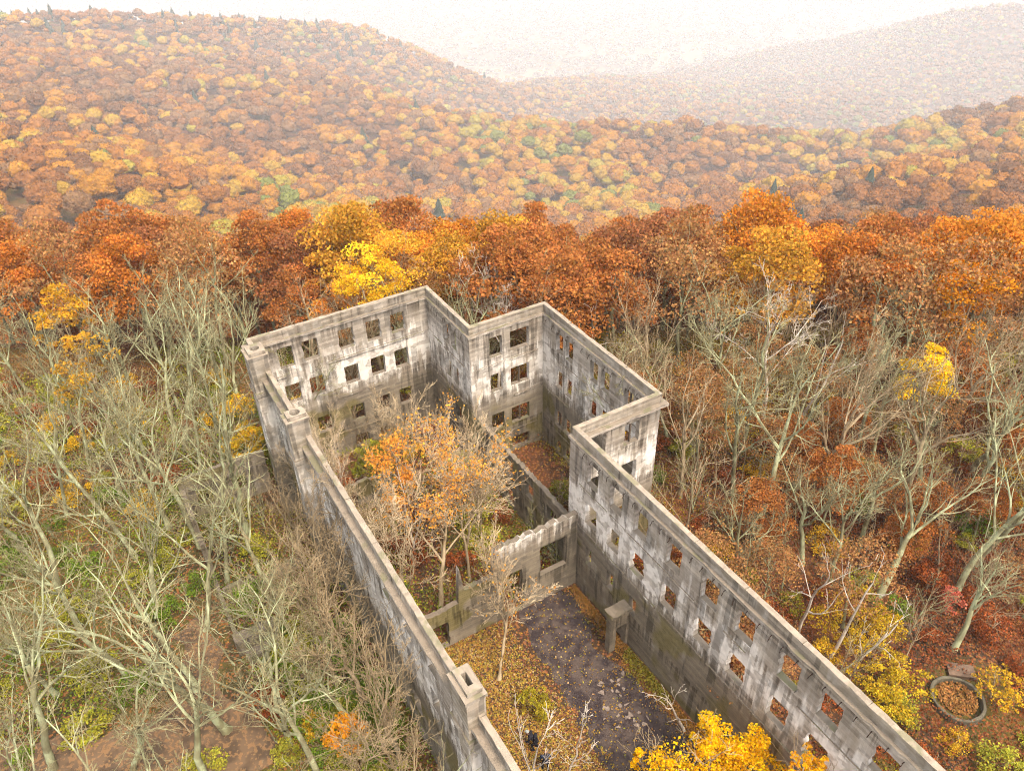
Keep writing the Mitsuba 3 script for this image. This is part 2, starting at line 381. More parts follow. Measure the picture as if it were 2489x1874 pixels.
def sheet(name, outline, z, bsdf, label, seed, amp=0.35):
    pl = Polygon(outline).buffer(0.6).buffer(-0.6)
    pl = Polygon([(x + amp * 2 * (meshkit.noise(np.array([x * 1.3, y * 1.3, seed])) - 0.5), y + amp * 2 * (meshkit.noise(np.array([x * 1.3, y * 1.3, seed + 9.0])) - 0.5))
                  for x, y in np.array(pl.exterior.segmentize(0.25).coords)]).buffer(0)
    pl = max(getattr(pl, 'geoms', [pl]), key=lambda g: g.area)
    v, f = trimesh.creation.triangulate_polygon(pl, engine='earcut')
    v = np.column_stack([v, np.full(len(v), z)])
    add(name, (v, f), bsdf)
    tag(name, label, kind='structure')
    return pl


PATH = sheet('path', [(20.7, 29.2), (17.0, 29.2), (16.4, 26.5), (16.2, 23), (15.8, 20), (15.6, 17), (15.2, 12), (21.2, 12), (21.2, 17), (20.4, 20), (20.0, 22.2), (19.6, 24.5), (20.6, 27.5)], 0.006, 'path_soil',
             'dark bare earth path along the right wing of the ruin', 1)
TRAIL = sheet('trail', [(-2.0, 40), (-0.4, 40), (-0.5, 36), (-1.0, 33), (0.5, 30.5), (0.5, 27), (-4, 28), (-10, 31), (-15, 34), (-15, 37.5), (-10, 35.6), (-6, 33.6), (-3.6, 34.2), (-2.6, 37)], 0.16, 'trail_soil',
              'pinkish brown trail strewn with leaves left of the ruin', 2, 0.6)

# ------------------------------------------------------------------ the ruin
RU = 'concrete_ruin'
tag(RU, 'roofless grey concrete hotel ruin with empty window openings and three chimneys', 'ruin')
OX0, OX1, OX2 = 7.86, 21.84, 28.1            # outer lines
OY0, OY1, OY2, OYF = 29.9, 43.35, 50.25, 2.0
WT = 0.34
ROWS = [(9.68, 11.37), (6.5, 8.12), (2.8, 4.38), (0.25, 1.42)]
rs = np.random.default_rng(11)


def opening(u0, u1, z0, z1, er):
    """A window hole; er: how far its edges are broken out."""
    pts = []
    for (ax, ay), (bx_, by) in (((u0, z0), (u1, z0)), ((u1, z0), (u1, z1)), ((u1, z1), (u0, z1)), ((u0, z1), (u0, z0))):
        n = 7
        for k in range(n):
            t = k / n
            x, z = ax + (bx_ - ax) * t, ay + (by - ay) * t
            side = abs(bx_ - ax) < 1e-6
            e = rs.uniform(0, 1) ** 2 * er * (1 if side else 0.35) if 0 < k else 0
            if side:
                x += e * (1 if x > (u0 + u1) / 2 else -1)
            else:
                z += e * (1 if z > (z0 + z1) / 2 else -0.3)
            pts.append((x, z))
    return Polygon(pts).buffer(0)


def wall_mesh(axis, start, end, across0, across1, z0, top, holes):
    """axis 'x' or 'y'; from start to end along it, from across0 to across1 across it; top: number or [(u, z)...]."""
    if np.isscalar(top):
        top = [(start, top), (end, top)]
    poly = Polygon([(start, z0), (end, z0)] + [(u, z) for u, z in reversed(top)])
    poly = poly.difference(unary_union(holes)) if holes else poly
    parts = [g for g in getattr(poly, 'geoms', [poly]) if g.area > 0.05]
    ms = []
    for g in parts:
        m = trimesh.creation.extrude_polygon(g.segmentize(1.5), across1 - across0, engine='earcut')
        v = np.array(m.vertices)
        if axis == 'x':
            w = np.column_stack([v[:, 0], across0 + v[:, 2], v[:, 1]])
        else:
            w = np.column_stack([across0 + v[:, 2], v[:, 0], v[:, 1]])
        f = np.array(m.faces)
        if axis == 'x':
            f = f[:, ::-1]
        ms.append(trimesh.Trimesh(w, f, process=False))
    return trimesh.util.concatenate(ms)


def band(w, o, d):
    """footprint (x0, x1, y0, y1) of wall w for something reaching o outside its outer line and d inside."""
    return {'AB': (OX0 - o, OX1 + o, OY2 - d, OY2 + o), 'BC': (OX1 - d, OX1 + o, OY1 + o, OY2 - d), 'CD': (OX1 - d, OX2 + o, OY1 - d, OY1 + o),
            'DE': (OX2 - d, OX2 + o, OY0 + d, OY1 - d), 'EF': (OX1 - d, OX2 + o, OY0 - o, OY0 + d), 'FG': (OX1 - d, OX1 + o, OYF, OY0 - o), 'L': (OX0 - o, OX0 + d, OYF, OY2 - d)}[w]


def win(row, u0, u1, er=0.0, **k):
    return (u0, u1, *ROWS[row], er)


WINS = {w: [] for w in ('AB', 'BC', 'CD', 'DE', 'EF', 'FG', 'L')}
for c, e0, e1 in ((10.25, 0.02, 0.05), (12.12, 0.1, 0.04), (14.86, 0.12, 0.05), (17.03, 0.12, 0.08), (19.02, 0.08, 0.06)):
    for r in range(4):
        WINS['AB'].append((c - 0.56, c + 0.54, *ROWS[r], (e0, e1, 0.02, 0.05)[r]))
for c in (46.75, 45.5):
    for r in range(4):
        WINS['BC'].append((c - 0.42, c + 0.42, *ROWS[r], 0.06))
for r in range(4):
    WINS['CD'].append((23.15, 24.2, *ROWS[r], 0.05))
    WINS['CD'].append((24.9, 26.5, *ROWS[r], 0.03))
for c in (40.8, 39.55, 36.5, 35.2, 32.6, 31.4):
    for r in range(4):
        WINS['DE'].append((c - 0.45, c + 0.45, *ROWS[r], 0.05))
for r in range(4):
    WINS['EF'].append((22.75, 23.9, *ROWS[r], 0.08))
    WINS['EF'].append((25.35, 26.5, *ROWS[r], 0.08 if r else 0.04))
FGY = (27.9, 25.65, 23.4, 20.63, 17.9, 15.45, 12.65, 10.33, 7.5, 5.2)
for c in FGY:
    for r in range(3):
        if r == 2 and c < 22:
            continue
        hw = 0.55 if r < 2 else 0.3
        WINS['FG'].append((c - hw, c + hw, ROWS[r][0] + (0.1 if r == 2 else -0.08), ROWS[r][1], rs.uniform(0.03, 0.2) if r < 2 else 0.05))
for c in (43.6, 41.0, 35.6, 33.0, 27.0, 24.4, 21.6, 14.3, 11.5, 8.6):
    for r in range(4):
        WINS['L'].append((c - 0.47, c + 0.47, *ROWS[r], 0.1))

WL = dict(AB='long rear wall of the ruin with five windows in each row', BC='short stained wall joining the rear wing and the cross wing', CD='rear wall of the cross wing with one narrow and one wide window per row',
          DE='right end wall of the cross wing with paired windows', EF='outer wall of the cross wing facing the viewer, whitened below its windows', FG='long streaked wall of the right side with a row of iron hooks below its top',
          L='long left wall with three chimneys')
WK = {}
for w in WINS:
    x0, x1, y0, y1 = band(w, 0, WT)
    ax = 'x' if w in ('AB', 'CD', 'EF') else 'y'
    holes = [opening(*a) for a in WINS[w]]
    mesh = wall_mesh('x', x0, x1, y0, y1, -0.6, 11.9, holes) if ax == 'x' else wall_mesh('y', y0, y1, x0, x1, -0.6, 11.9, holes)
    wk = WK[w] = add('wall', mesh, 'concrete', RU)
    labels[wk] = {'label': WL[w]}
    # sills, set 3 cm proud of both faces
    for (u0, u1, z0, z1, er) in WINS[w]:
        if rs.uniform() < 0.3:
            continue
        a, b = (u0 + 0.005, u1 - 0.005)
        m = bx(a, b, y0 - 0.012, y1 + 0.012, z0 - 0.03, z0 + 0.06) if ax == 'x' else bx(x0 - 0.012, x1 + 0.012, a, b, z0 - 0.03, z0 + 0.06)
        add('sill', worn(m, u0, 0.02), 'concrete', wk)
    # roof slab edge: ledge inside, cornice outside
    for nm, o, d, za, zb in (('cornice', 0.36, 0.45, 11.903, 12.09), ('parapet', 0.0, 0.26, 12.093, 12.63)):
        c = band(w, o, d)
        add(nm, worn(bx(*c, za, zb), y0 * 3.3, 0.022, 0.22), 'concrete', wk)
    c = band(w, 0.02, 0.285)
    lo, hi = (c[0], c[1]) if ax == 'x' else (c[2], c[3])
    nb = max(1, int(round((hi - lo) / 3.6)))
    ed = np.linspace(lo, hi, nb + 1)
    for k in range(nb):
        a, b = ed[k] + (0.008 if k else 0), ed[k + 1] - (0.008 if k < nb - 1 else 0)
        dz = rs.uniform(-0.008, 0.008)
        m = bx(a, b, c[2], c[3], 12.633, 12.755 + dz) if ax == 'x' else bx(c[0], c[1], a, b, 12.633, 12.755 + dz)
        add('coping_block', worn(m, a * 1.7, 0.02, 0.16), 'concrete', wk)
    # broken remains of the floors along the inner face
    inn = {'AB': (0, -1), 'BC': (-1, 0), 'CD': (0, -1), 'DE': (-1, 0), 'EF': (0, 1), 'FG': (-1, 0), 'L': (1, 0)}[w]
    for zf in (9.02, 5.62, 2.2):
        if w == 'FG' and zf < 3:
            continue
        lo, hi = (x0, x1) if ax == 'x' else (y0, y1)
        lo, hi = lo + 0.5, hi - 0.5
        pos = lo
        while pos < hi - 0.5:
            ln = min(rs.uniform(1.2, 4.5), hi - pos)
            dep = rs.uniform(0.05, 0.11)
            if rs.uniform() < 0.8:
                if ax == 'x':
                    f = y0 if inn[1] < 0 else y1
                    m = bx(pos, pos + ln, min(f, f + inn[1] * dep), max(f, f + inn[1] * dep), zf - 0.09, zf + 0.05)
                else:
                    f = x0 if inn[0] < 0 else x1
                    m = bx(min(f, f + inn[0] * dep), max(f, f + inn[0] * dep), pos, pos + ln, zf - 0.09, zf + 0.05)
                add('floor_edge', worn(m, pos, 0.02), 'concrete', wk)
            pos += ln + rs.uniform(0.0, 0.5)
# iron hooks under the ledge of the right wall, and of the cross wing's end wall
for w, y_a, y_b, st in (('FG', 3.0, 29.2, 0.78), ('DE', 30.8, 42.6, 0.9), ('BC', 44.0, 49.5, 0.95)):
    xi = band(w, 0, WT)[0]
    for y in np.arange(y_a, y_b, st):
        y = y + rs.normal() * 0.06
        zz = 11.72 + rs.normal() * 0.02
        a = rs.normal(size=3) * 0.03
        pts = np.array([[xi + 0.02, y, zz], [xi - 0.10, y, zz - 0.02], [xi - 0.16, y + a[0], zz - 0.16], [xi - 0.15 + a[1], y + 0.05 + a[2], zz - 0.36]])
        add('iron_hook', tubes([(pts[None], np.full((1, 4), 0.022), 2)], (4, 4, 4)), 'rusty_iron', WK[w])
# timber posts left standing in a few windows
for w, u, r in (('CD', 25.7, 2), ('DE', 36.5, 2), ('DE', 40.8, 2), ('EF', 25.9, 0), ('DE', 32.6, 0), ('DE', 31.6, 0), ('CD', 25.7, 1)):
    x0, x1, y0, y1 = band(w, 0, WT)
    z0, z1 = ROWS[r]
    m = bx(u - 0.05, u + 0.05, (y0 + y1) / 2 - 0.05, (y0 + y1) / 2 + 0.05, z0 + 0.08, z1 + 0.03) if w in ('CD', 'EF') else bx((x0 + x1) / 2 - 0.05, (x0 + x1) / 2 + 0.05, u - 0.05, u + 0.05, z0 + 0.08, z1 + 0.03)
    add('window_post', m, 'old_timber', WK[w])


def jag(u0, u1, z, amp, seed, notch=()):
    r = np.random.default_rng(seed)
    us = np.arange(u0, u1, 0.22)
    zs = z + amp * (r.uniform(-1, 1, len(us))) - amp
    for a, b, zz in notch:
        zs = np.where((us > a) & (us < b), zz + amp * r.uniform(-1, 1, len(us)), zs)
    return [(u0, zs[0])] + list(zip(us[1:], zs[1:])) + [(u1, zs[-1])]


pk = add('inner_wall', wall_mesh('y', OY0 + WT, OY1 - WT, 21.5, 21.84, -0.5, jag(OY0 + WT, OY1 - WT, 5.25, 0.11, 5),
                                 [opening(c - 0.55, c + 0.55, zz, zz + hh, 0.06) for c in (32.2, 35.0, 37.8, 40.6) for zz, hh in ((3.0, 1.3), (0.1, 1.7))]), 'concrete', RU)
labels[pk] = {'label': 'broken topped inner wall between the cross wing and the main hall'}
pk = add('inner_wall', wall_mesh('x', OX0 + WT, OX1 - WT, 29.15, 29.5, -0.5, jag(OX0 + WT, OX1 - WT, 6.7, 0.13, 6, ((7, 12.9, 3.4), (13.2, 15.4, 4.4))),
                                 [opening(18.7, 20.7, 2.4, 5.0, 0.08), opening(15.9, 17.3, 0.1, 3.9, 0.1), opening(10.6, 12.0, 0.1, 2.3, 0.1)]), 'concrete', RU)
labels[pk] = {'label': 'broken cross wall in the hall behind the birches'}
for yy, x_a, x_b, hh in ((43.2, OX0 + WT, 14.5, 3.0),):
    pk = add('inner_wall', wall_mesh('x', x_a, x_b, yy - 0.15, yy + 0.15, -0.5, jag(x_a, x_b, hh, 0.2, 8), [opening(10.5, 11.7, 0.1, 2.1, 0.05)]), 'concrete', RU)
    labels[pk] = {'label': 'low remnant of an inner wall among the trees'}
# porch stub on the right wall
pk = add('porch', wall_mesh('x', 20.1, 21.497, 23.5, 23.95, -0.4, [(20.1, 3.35), (21.497, 3.35)], [opening(20.55, 21.3, -0.5, 2.1, 0.03)]), 'concrete', RU)
labels[pk] = {'label': 'short porch stub standing out from the right wall'}
add('roof_slab', worn(bx(20.02, 21.497, 23.3, 24.15, 3.353, 3.55), 4, 0.02), 'concrete', pk)


def man_box(x0, x1, y0, y1, z0, z1):
    return m3.Manifold.cube([x1 - x0, y1 - y0, z1 - z0]).translate([x0, y0, z0])


def chimney(x0, x1, y0, y1, ztop, round_, lab):
    ck = add('chimney', worn(bx(x0, x1, y0, y1, -0.6, ztop - 0.42), y0, 0.014), 'concrete', RU)
    labels[ck] = {'label': lab}
    cap = man_box(x0 - 0.07, x1 + 0.07, y0 - 0.07, y1 + 0.07, ztop - 0.417, ztop - 0.24)
    blk = man_box(x0 + 0.13, x1 - 0.05, y0 + 0.12, y1 - 0.06, ztop - 0.237, ztop)
    cx, cy = (x0 + x1) / 2 + 0.04, (y0 + y1) / 2 + 0.03
    if round_:
        hole = m3.Manifold.cylinder(3.0, 0.30, 0.30, 32).translate([cx, cy, ztop - 1.2])
    else:
        hole = man_box(cx - 0.12, cx + 0.12, cy - 0.32, cy + 0.32, ztop - 1.4, ztop + 1)
    add('cap', cap - hole, 'concrete', ck)
    add('flue_block', blk - hole, 'concrete', ck)
    dep = bx(cx - 0.31, cx + 0.31, cy - 0.34, cy + 0.34, ztop - 0.418, ztop - 0.4175)
    # the shaft itself, open at the top
    body = man_box(x0, x1, y0, y1, -0.6, ztop - 0.42) - hole
    scene[ck] = mikit.ply(body, 'concrete')
    # offset below the parapet where the breast widens
    add('shoulder', worn(bx(x0 - 0.1, x1 - 0.4, y0 - 0.12, y1 + 0.12, 10.95, 11.25), y0 + 3, 0.02), 'concrete', ck)
    return ck


chimney(6.96, 8.225, 45.6, 46.95, 14.25, True, 'chimney with a round flue at the far left corner')
chimney(6.96, 8.225, 37.75, 38.7, 14.3, True, 'narrow chimney with a round flue halfway along the left wall')
chimney(7.38, 8.245, 16.9, 18.4, 14.25, False, 'chimney with a slot shaped flue nearest the viewer')

# ------------------------------------------------------------------ annex
AN = 'annex_ruin'
tag(AN, 'low roofless concrete annex sunk in brush left of the hotel ruin', 'ruin')
add('wall', wall_mesh('x', 0.6, 6.9, 49.0, 49.35, -1.5, jag(0.6, 6.9, 3.85, 0.04, 21), [opening(1.6, 2.7, 0.6, 2.4, 0.06), opening(4.2, 5.2, 1.0, 2.4, 0.06)]), 'concrete', AN)
add('beam', worn(bx(0.5, 6.9, 48.93, 49.0, 2.62, 2.95), 3, 0.02), 'concrete', AN)
add('wall', wall_mesh('y', 43.0, 48.9, 0.6, 0.95, -1.5, jag(43.0, 48.9, 3.2, 0.3, 22, ((43, 45.5, 1.4),)), [opening(46.3, 47.4, 0.8, 2.2, 0.06)]), 'concrete', AN)
add('wall', wall_mesh('y', 36.2, 43.0, 0.6, 0.85, -1.5, jag(36.2, 43.0, 0.75, 0.15, 23), []), 'concrete', AN)
add('corner_block', worn(bx(0.5, 3.1, 35.2, 35.9, -1.2, 1.5), 5, 0.05), 'concrete', AN)
add('corner_block', worn(bx(0.9, 2.6, 34.2, 34.9, -1.2, 0.85), 9, 0.05), 'concrete', AN)
add('wall', wall_mesh('x', 0.95, 6.3, 40.2, 40.5, -1.0, jag(0.95, 6.3, 1.2, 0.25, 24, ((3, 4.2, 0.3),)), []), 'concrete', AN)

# ------------------------------------------------------------------ stone ring and small slabs
def ring(cx, cy, z0, ro, ri, h, n=72):
    an = np.arange(n) * 2 * np.pi / n
    prof = [(ri, z0 - 0.4), (ri, z0 + h - 0.04), (ri + 0.04, z0 + h), (ro - 0.05, z0 + h), (ro, z0 + h - 0.05), (ro + 0.02, z0 - 0.4)]
    v = np.array([[(cx + r * math.cos(a), cy + r * math.sin(a), z) for r, z in prof] for a in an]).reshape(-1, 3)
    v += (np.column_stack([meshkit.noise(v * 2.2, 1), meshkit.noise(v * 2.2, 2), meshkit.noise(v * 2.2, 3)]) - 0.5) * 0.07
    k = len(prof)
    i, j = np.meshgrid(np.arange(n), np.arange(k), indexing='ij')
    q = np.stack([i * k + j, ((i + 1) % n) * k + j, ((i + 1) % n) * k + (j + 1) % k, i * k + (j + 1) % k], -1).reshape(-1, 4)
    return v, np.vstack([q[:, [0, 2, 1]], q[:, [0, 3, 2]]])


gz_ring = float(ground_z(35.4, 10.4)[0])
add('stone_ring', ring(35.2, 10.3, gz_ring, 1.5, 1.3, 0.42), 'ring_concrete', smooth=40)
tag('stone_ring', 'round open concrete basin ring half full of fallen leaves, right of the ruin', 'basin')
sm = worn(bx(-0.75, 0.75, -0.45, 0.45, -0.2, 0.14), 2, 0.04)
sm.apply_transform(trimesh.transformations.rotation_matrix(-0.75, [0, 0, 1]))
sm.apply_translation((37.1, 11.4, float(ground_z(37.1, 11.4)[0]) + 0.1))
add('stone_slab', sm, 'old_slab')
tag('stone_slab', 'flat brownish slab lying beside the basin ring', 'slab')
rp = np.random.default_rng(5)
for cx, cy, sp, n in ((18.9, 21.6, 0.75, 9), (18.4, 20.6, 0.8, 10), (18.6, 19.0, 0.8, 8), (18.1, 19.8, 0.6, 6)):
    for _ in range(n):
        x, y = cx + rp.normal() * sp * 0.6, cy + rp.normal() * sp * 0.6
        k = rp.integers(4, 7)
        an = np.sort(rp.uniform(0, 6.28, k))
        r = rp.uniform(0.08, 0.25)
        pl = Polygon([(x + r * math.cos(a) * rp.uniform(0.7, 1.2), y + r * math.sin(a) * rp.uniform(0.7, 1.2)) for a in an]).convex_hull
        if pl.area < 0.01:
            continue
        m = trimesh.creation.extrude_polygon(pl, 0.035 + rp.uniform(0, 0.03), engine='earcut')
        m.apply_translation((0, 0, 0.004))
        add('paving_stone', m, 'slab_stone', 'path')

# ------------------------------------------------------------------ two people
def figure(joints, bones, size=0.03):
    parts = []
    for a, b, ra, rb in bones:
        s = [m3.Manifold.sphere(r, 14).translate(list(map(float, joints[p]))) for p, r in ((a, ra), (b, rb))]
        parts.append(m3.Manifold.batch_hull(s))
    m = m3.Manifold.batch_boolean(parts, m3.OpType.Add).refine_to_length(size).to_mesh()
    t = trimesh.Trimesh(m.vert_properties[:, :3], m.tri_verts)
    trimesh.smoothing.filter_taubin(t, iterations=12)
    return t


def hand(at, d):
    d = np.asarray(d, float) / np.linalg.norm(d)
    s = np.cross(d, [0.3, 0.9, 0.1])
    s /= np.linalg.norm(s)
    at = np.asarray(at, float)
    J, B = {'w': at, 'p': at + d * 0.07}, [('w', 'p', 0.028, 0.036)]
    for k, (o, l) in enumerate(((-0.03, 0.07), (-0.01, 0.085), (0.01, 0.08), (0.03, 0.062))):
        J[f'a{k}'], J[f'b{k}'] = at + d * 0.085 + s * o, at + d * (0.085 + l * 0.9) + s * o * 1.3 + np.cross(d, s) * 0.025
        B.append((f'a{k}', f'b{k}', 0.010, 0.008))
    J['t0'], J['t1'] = at + d * 0.035 - s * 0.03, at + d * 0.085 - s * 0.062
    B.append(('t0', 't1', 0.012, 0.009))
    return figure(J, B, 0.012)


def person(x, y, z, rot, pose, lab, top, legs_b, hair_b, cap=None, bag=None):
    """pose: 'stoop' or 'stand'. Faces +x before the turn."""
    lean = 0.34 if pose == 'stoop' else 0.04
    kn = 0.16 if pose == 'stoop' else 0.03
    hz = 0.80 if pose == 'stoop' else 0.92
    J = dict(hip=(0, 0, hz), waist=(lean * 0.35, 0, hz + 0.18), chest=(lean * 0.8, 0, hz + 0.40), neck=(lean * 1.15, 0, hz + 0.58), head=(lean * 1.35 + 0.02, 0, hz + 0.70),
             crown=(lean * 1.4, 0, hz + 0.78), chin=(lean * 1.35 + 0.09, 0, hz + 0.645), nose=(lean * 1.38 + 0.115, 0, hz + 0.70))
    for s, n in ((1, 'l'), (-1, 'r')):
        J[n + 'hip'] = (0, 0.1 * s, hz - 0.02)
        J[n + 'knee'] = (kn + 0.06 * s, 0.12 * s, 0.50)
        J[n + 'ank'] = (-0.02 + 0.10 * s, 0.13 * s, 0.09)
        J[n + 'toe'] = (0.15 + 0.10 * s, 0.15 * s, 0.04)
        J[n + 'sh'] = (lean * 0.95, 0.19 * s, hz + 0.50)
        J[n + 'el'] = (lean * 0.95 + 0.05, 0.27 * s, hz + 0.24)
        J[n + 'wr'] = (lean * 0.95 + 0.25, 0.20 * s, hz + 0.12)
    M = trimesh.transformations.rotation_matrix(rot, [0, 0, 1])
    M[:3, 3] = (x, y, z)
    k = key_for('person')
    tag(k, lab, 'person')

    def put(nm, t, b):
        t.apply_transform(M)
        add(nm, t, b, k, smooth=True)
    body = figure(J, [('neck', 'head', 0.055, 0.085), ('head', 'crown', 0.088, 0.085), ('chin', 'head', 0.045, 0.085), ('nose', 'head', 0.014, 0.06)])
    put('body', body, 'skin')
    put('coat', figure(J, [('hip', 'waist', 0.15, 0.145), ('waist', 'chest', 0.145, 0.17), ('chest', 'neck', 0.165, 0.07), ('lsh', 'rsh', 0.075, 0.075)] +
                       [b for n in 'lr' for b in ((n + 'sh', n + 'el', 0.072, 0.055), (n + 'el', n + 'wr', 0.055, 0.042), (n + 'sh', 'chest', 0.08, 0.14))]), top)
    put('trousers', figure(J, [('lhip', 'rhip', 0.11, 0.11)] + [b for n in 'lr' for b in ((n + 'hip', n + 'knee', 0.10, 0.065), (n + 'knee', n + 'ank', 0.065, 0.045))]), legs_b)
    for n in 'lr':
        put('shoe', figure(J, [(n + 'ank', n + 'toe', 0.05, 0.04)]), 'black_cloth')
        put('hand', hand(np.array(J[n + 'wr']), np.array(J[n + 'wr']) - np.array(J[n + 'el'])), 'skin')
    hd = np.array(J['head'])
    JJ = dict(a=hd + (-0.03, 0, 0.06), b=hd + (0.03, 0, 0.085), c=hd + (-0.07, 0, -0.03))
    put('hair', figure(JJ, [('a', 'b', 0.095, 0.075), ('a', 'c', 0.09, 0.06)]), hair_b)
    for s in (1, -1):
        put('ear', figure(dict(a=hd + (0, 0.088 * s, 0.0), b=hd + (-0.005, 0.093 * s, 0.025)), [('a', 'b', 0.012, 0.016)], 0.01), 'skin')
        put('eye', figure(dict(a=hd + (0.078, 0.032 * s, 0.012), b=hd + (0.08, 0.034 * s, 0.012)), [('a', 'b', 0.012, 0.012)], 0.01), 'black_cloth')
    if cap:
        put('cap', figure(dict(a=hd + (-0.02, 0, 0.09), b=hd + (0.03, 0, 0.095), c=hd + (0.15, 0, 0.075)), [('a', 'b', 0.095, 0.09), ('b', 'c', 0.085, 0.02)]), cap)
    if bag:
        ch = np.array(J['chest'])
        bk = key_for('backpack')
        JJ = dict(a=ch + (-0.24, 0.09, 0.1), b=ch + (-0.24, -0.09, 0.1), c=ch + (-0.23, 0.1, -0.26), d=ch + (-0.23, -0.1, -0.26))
        t = figure(JJ, [('a', 'b', 0.09, 0.09), ('c', 'd', 0.11, 0.11), ('a', 'c', 0.1, 0.12), ('b', 'd', 0.1, 0.12), ('a', 'd', 0.1, 0.12), ('b', 'c', 0.1, 0.12)])
        t.apply_transform(M)
        scene[bk] = mikit.ply(t, bag, smooth=True)
        tag(bk, 'dark backpack on the back of the stooping visitor in the hall', 'backpack')


person(12.95, 20.6, 0.03, 2.4, 'stoop', 'stooping visitor in black with a grey cap on the leaf covered hall floor', 'black_cloth', 'black_cloth', 'brown_hair', cap='grey_cap', bag='black_cloth')
person(12.75, 19.3, 0.03, 1.2, 'stand', 'standing visitor in dark clothes with brown hair at the lower edge', 'navy_cloth', 'black_cloth', 'brown_hair')

# ------------------------------------------------------------------ trees: prototypes as shape groups
RUST, ORANGE, REDBROWN, GOLD, YELLOW, YGREEN, GREEN, TAN, DEEP = ((0.42, 0.17, 0.05), (0.60, 0.25, 0.036), (0.33, 0.14, 0.06), (0.52, 0.28, 0.04), (0.78, 0.48, 0.03),
                                                                 (0.38, 0.37, 0.045), (0.17, 0.25, 0.03), (0.38, 0.20, 0.08), (0.47, 0.175, 0.034))
S2 = T


def group(name, **parts):
    scene[name] = {'type': 'shapegroup', **parts}


def lumpy_crown(rng, n, R, Hc, zc, lumps, size, col, jit=0.35, spread=0.34):
    """Leaf faces in clumps over a dome of radius R from zc to zc+Hc."""
    a = rng.uniform(0, 2 * np.pi, lumps)
    c = rng.uniform(-0.15, 1, lumps)
    rr = np.sqrt(np.clip(1 - c * c, 0, 1)) * R * rng.uniform(0.55, 1.0, lumps)
    C = np.column_stack([rr * np.cos(a), rr * np.sin(a), zc + np.maximum(c, -0.15) * Hc * rng.uniform(0.75, 1.05, lumps)])
    tone = rng.uniform(0.72, 1.25, lumps)
    w = rng.integers(0, lumps, n)
    d = rng.normal(size=(n, 3))
    d /= np.linalg.norm(d, axis=1, keepdims=True)
    d[:, 2] = np.abs(d[:, 2]) * 1.0 - 0.25
    p = C[w] + d * R * spread * (rng.uniform(0.55, 1.25, lumps)[w] * rng.uniform(0.5, 1.08, n))[:, None] * np.array([1, 1, 0.7])
    return cards(p, size * rng.uniform(0.7, 1.3, n), rng, 0.25, np.asarray(col) * tone[w][:, None], jit)


OAKC = dict(rust=RUST, orange=ORANGE, redbrown=REDBROWN, gold=GOLD, yellow=YELLOW, deep=DEEP, tan=TAN)
OAK_G = {}
OAK_LIMB = [dict(m=6, t0=0.5, ang=40, len=0.62, n=6, wander=0.12, up=0.06), dict(m=5, t0=0.25, ang=40, len=0.55, n=4, wander=0.15, up=0.05), dict(m=3, t0=0.3, ang=38, len=0.5, n=3, wander=0.15, up=0.04)]
for ci, (cn, col) in enumerate(OAKC.items()):
    for g in range(3):
        rng = np.random.default_rng(100 + ci * 10 + g)
        limbs, _ = grow(rng, (0, 0, -0.4), (rng.normal() * 0.4, rng.normal() * 0.4, 7.5), 0.17, OAK_LIMB)
        n_leaf = 9000 if cn != 'tan' else 2600
        (lv, lf), lc = lumpy_crown(rng, n_leaf, 3.6, 4.8, 6.7, 44, 0.235, col, 0.42, 0.36)
        nm = f'oak_{cn}_{g}'
        group(nm, trunk=mikit.ply(tubes(limbs[:1]), 'bark_lichen', smooth=True), branches=mikit.ply(tubes(limbs[1:]), 'bark_lichen'), foliage=mikit.ply((lv, lf), 'leaf', color=lc))
        OAK_G.setdefault(cn, []).append(nm)
BARE_G = []
for g in range(10):
    rng = np.random.default_rng(300 + g)
    st = (BARE, FORK, FORK[:3], BIGF[:3], FORK[:3])[g % 5] if g != 8 else BIGF
    hh = 10.0 if g % 5 == 0 else 6.6
    limbs, _ = grow(rng, (0, 0, -0.4), (rng.normal() * 0.8, rng.normal() * 0.8, hh), 0.15 if g % 5 == 0 else 0.2, st, wob=0.03)
    b = ('bark_lichen', 'bark_lichen', 'bark_tan', 'bark_tan', 'bark_lichen')[g % 5]
    tw = 'twig_tan' if b == 'bark_tan' else 'twig_olive'
    group(f'bare_{g}', trunk=mikit.ply(tubes(limbs[:1]), b, smooth=True), branches=mikit.ply(tubes(limbs[1:3]), b), twigs=mikit.ply(tubes(limbs[3:]), tw))
    BARE_G.append(f'bare_{g}')
HALL_G = []
for g in range(3):
    rng = np.random.default_rng(350 + g)
    limbs, _ = grow(rng, (0, 0, -0.4), (rng.normal() * 0.6, rng.normal() * 0.6, 5.6), 0.13, BIGF, wob=0.03)
    group(f'hall_bare_{g}', trunk=mikit.ply(tubes(limbs[:1]), 'bark_tan', smooth=True), branches=mikit.ply(tubes(limbs[1:3]), 'bark_pale' if g == 1 else 'bark_tan'), twigs=mikit.ply(tubes(limbs[3:]), 'twig_pale'))
    HALL_G.append(f'hall_bare_{g}')
SAP_G = []
for g in range(8):
    rng = np.random.default_rng(400 + g)
    if g % 2:
        limbs, _ = grow(rng, (0, 0, -0.3), (rng.normal() * 0.5, rng.normal() * 0.5, 6.2), 0.06, SAPL, wob=0.025, taper=0.2)
    else:
        limbs, _ = grow(rng, (0, 0, -0.3), (rng.normal() * 0.3, rng.normal() * 0.3, 3.4), 0.05, BRUSH, wob=0.02, taper=0.3)
    b = ('bark_tan', 'bark_tan', 'bark_lichen')[g % 3]
    group(f'sapling_{g}', trunk=mikit.ply(tubes(limbs[:1], (5, 4, 3)), b), branches=mikit.ply(tubes(limbs[1:2], (5, 4, 3)), b), twigs=mikit.ply(tubes(limbs[2:], (5, 4, 3)), 'twig_tan' if b == 'bark_tan' else 'twig_olive'))
    SAP_G.append(f'sapling_{g}')
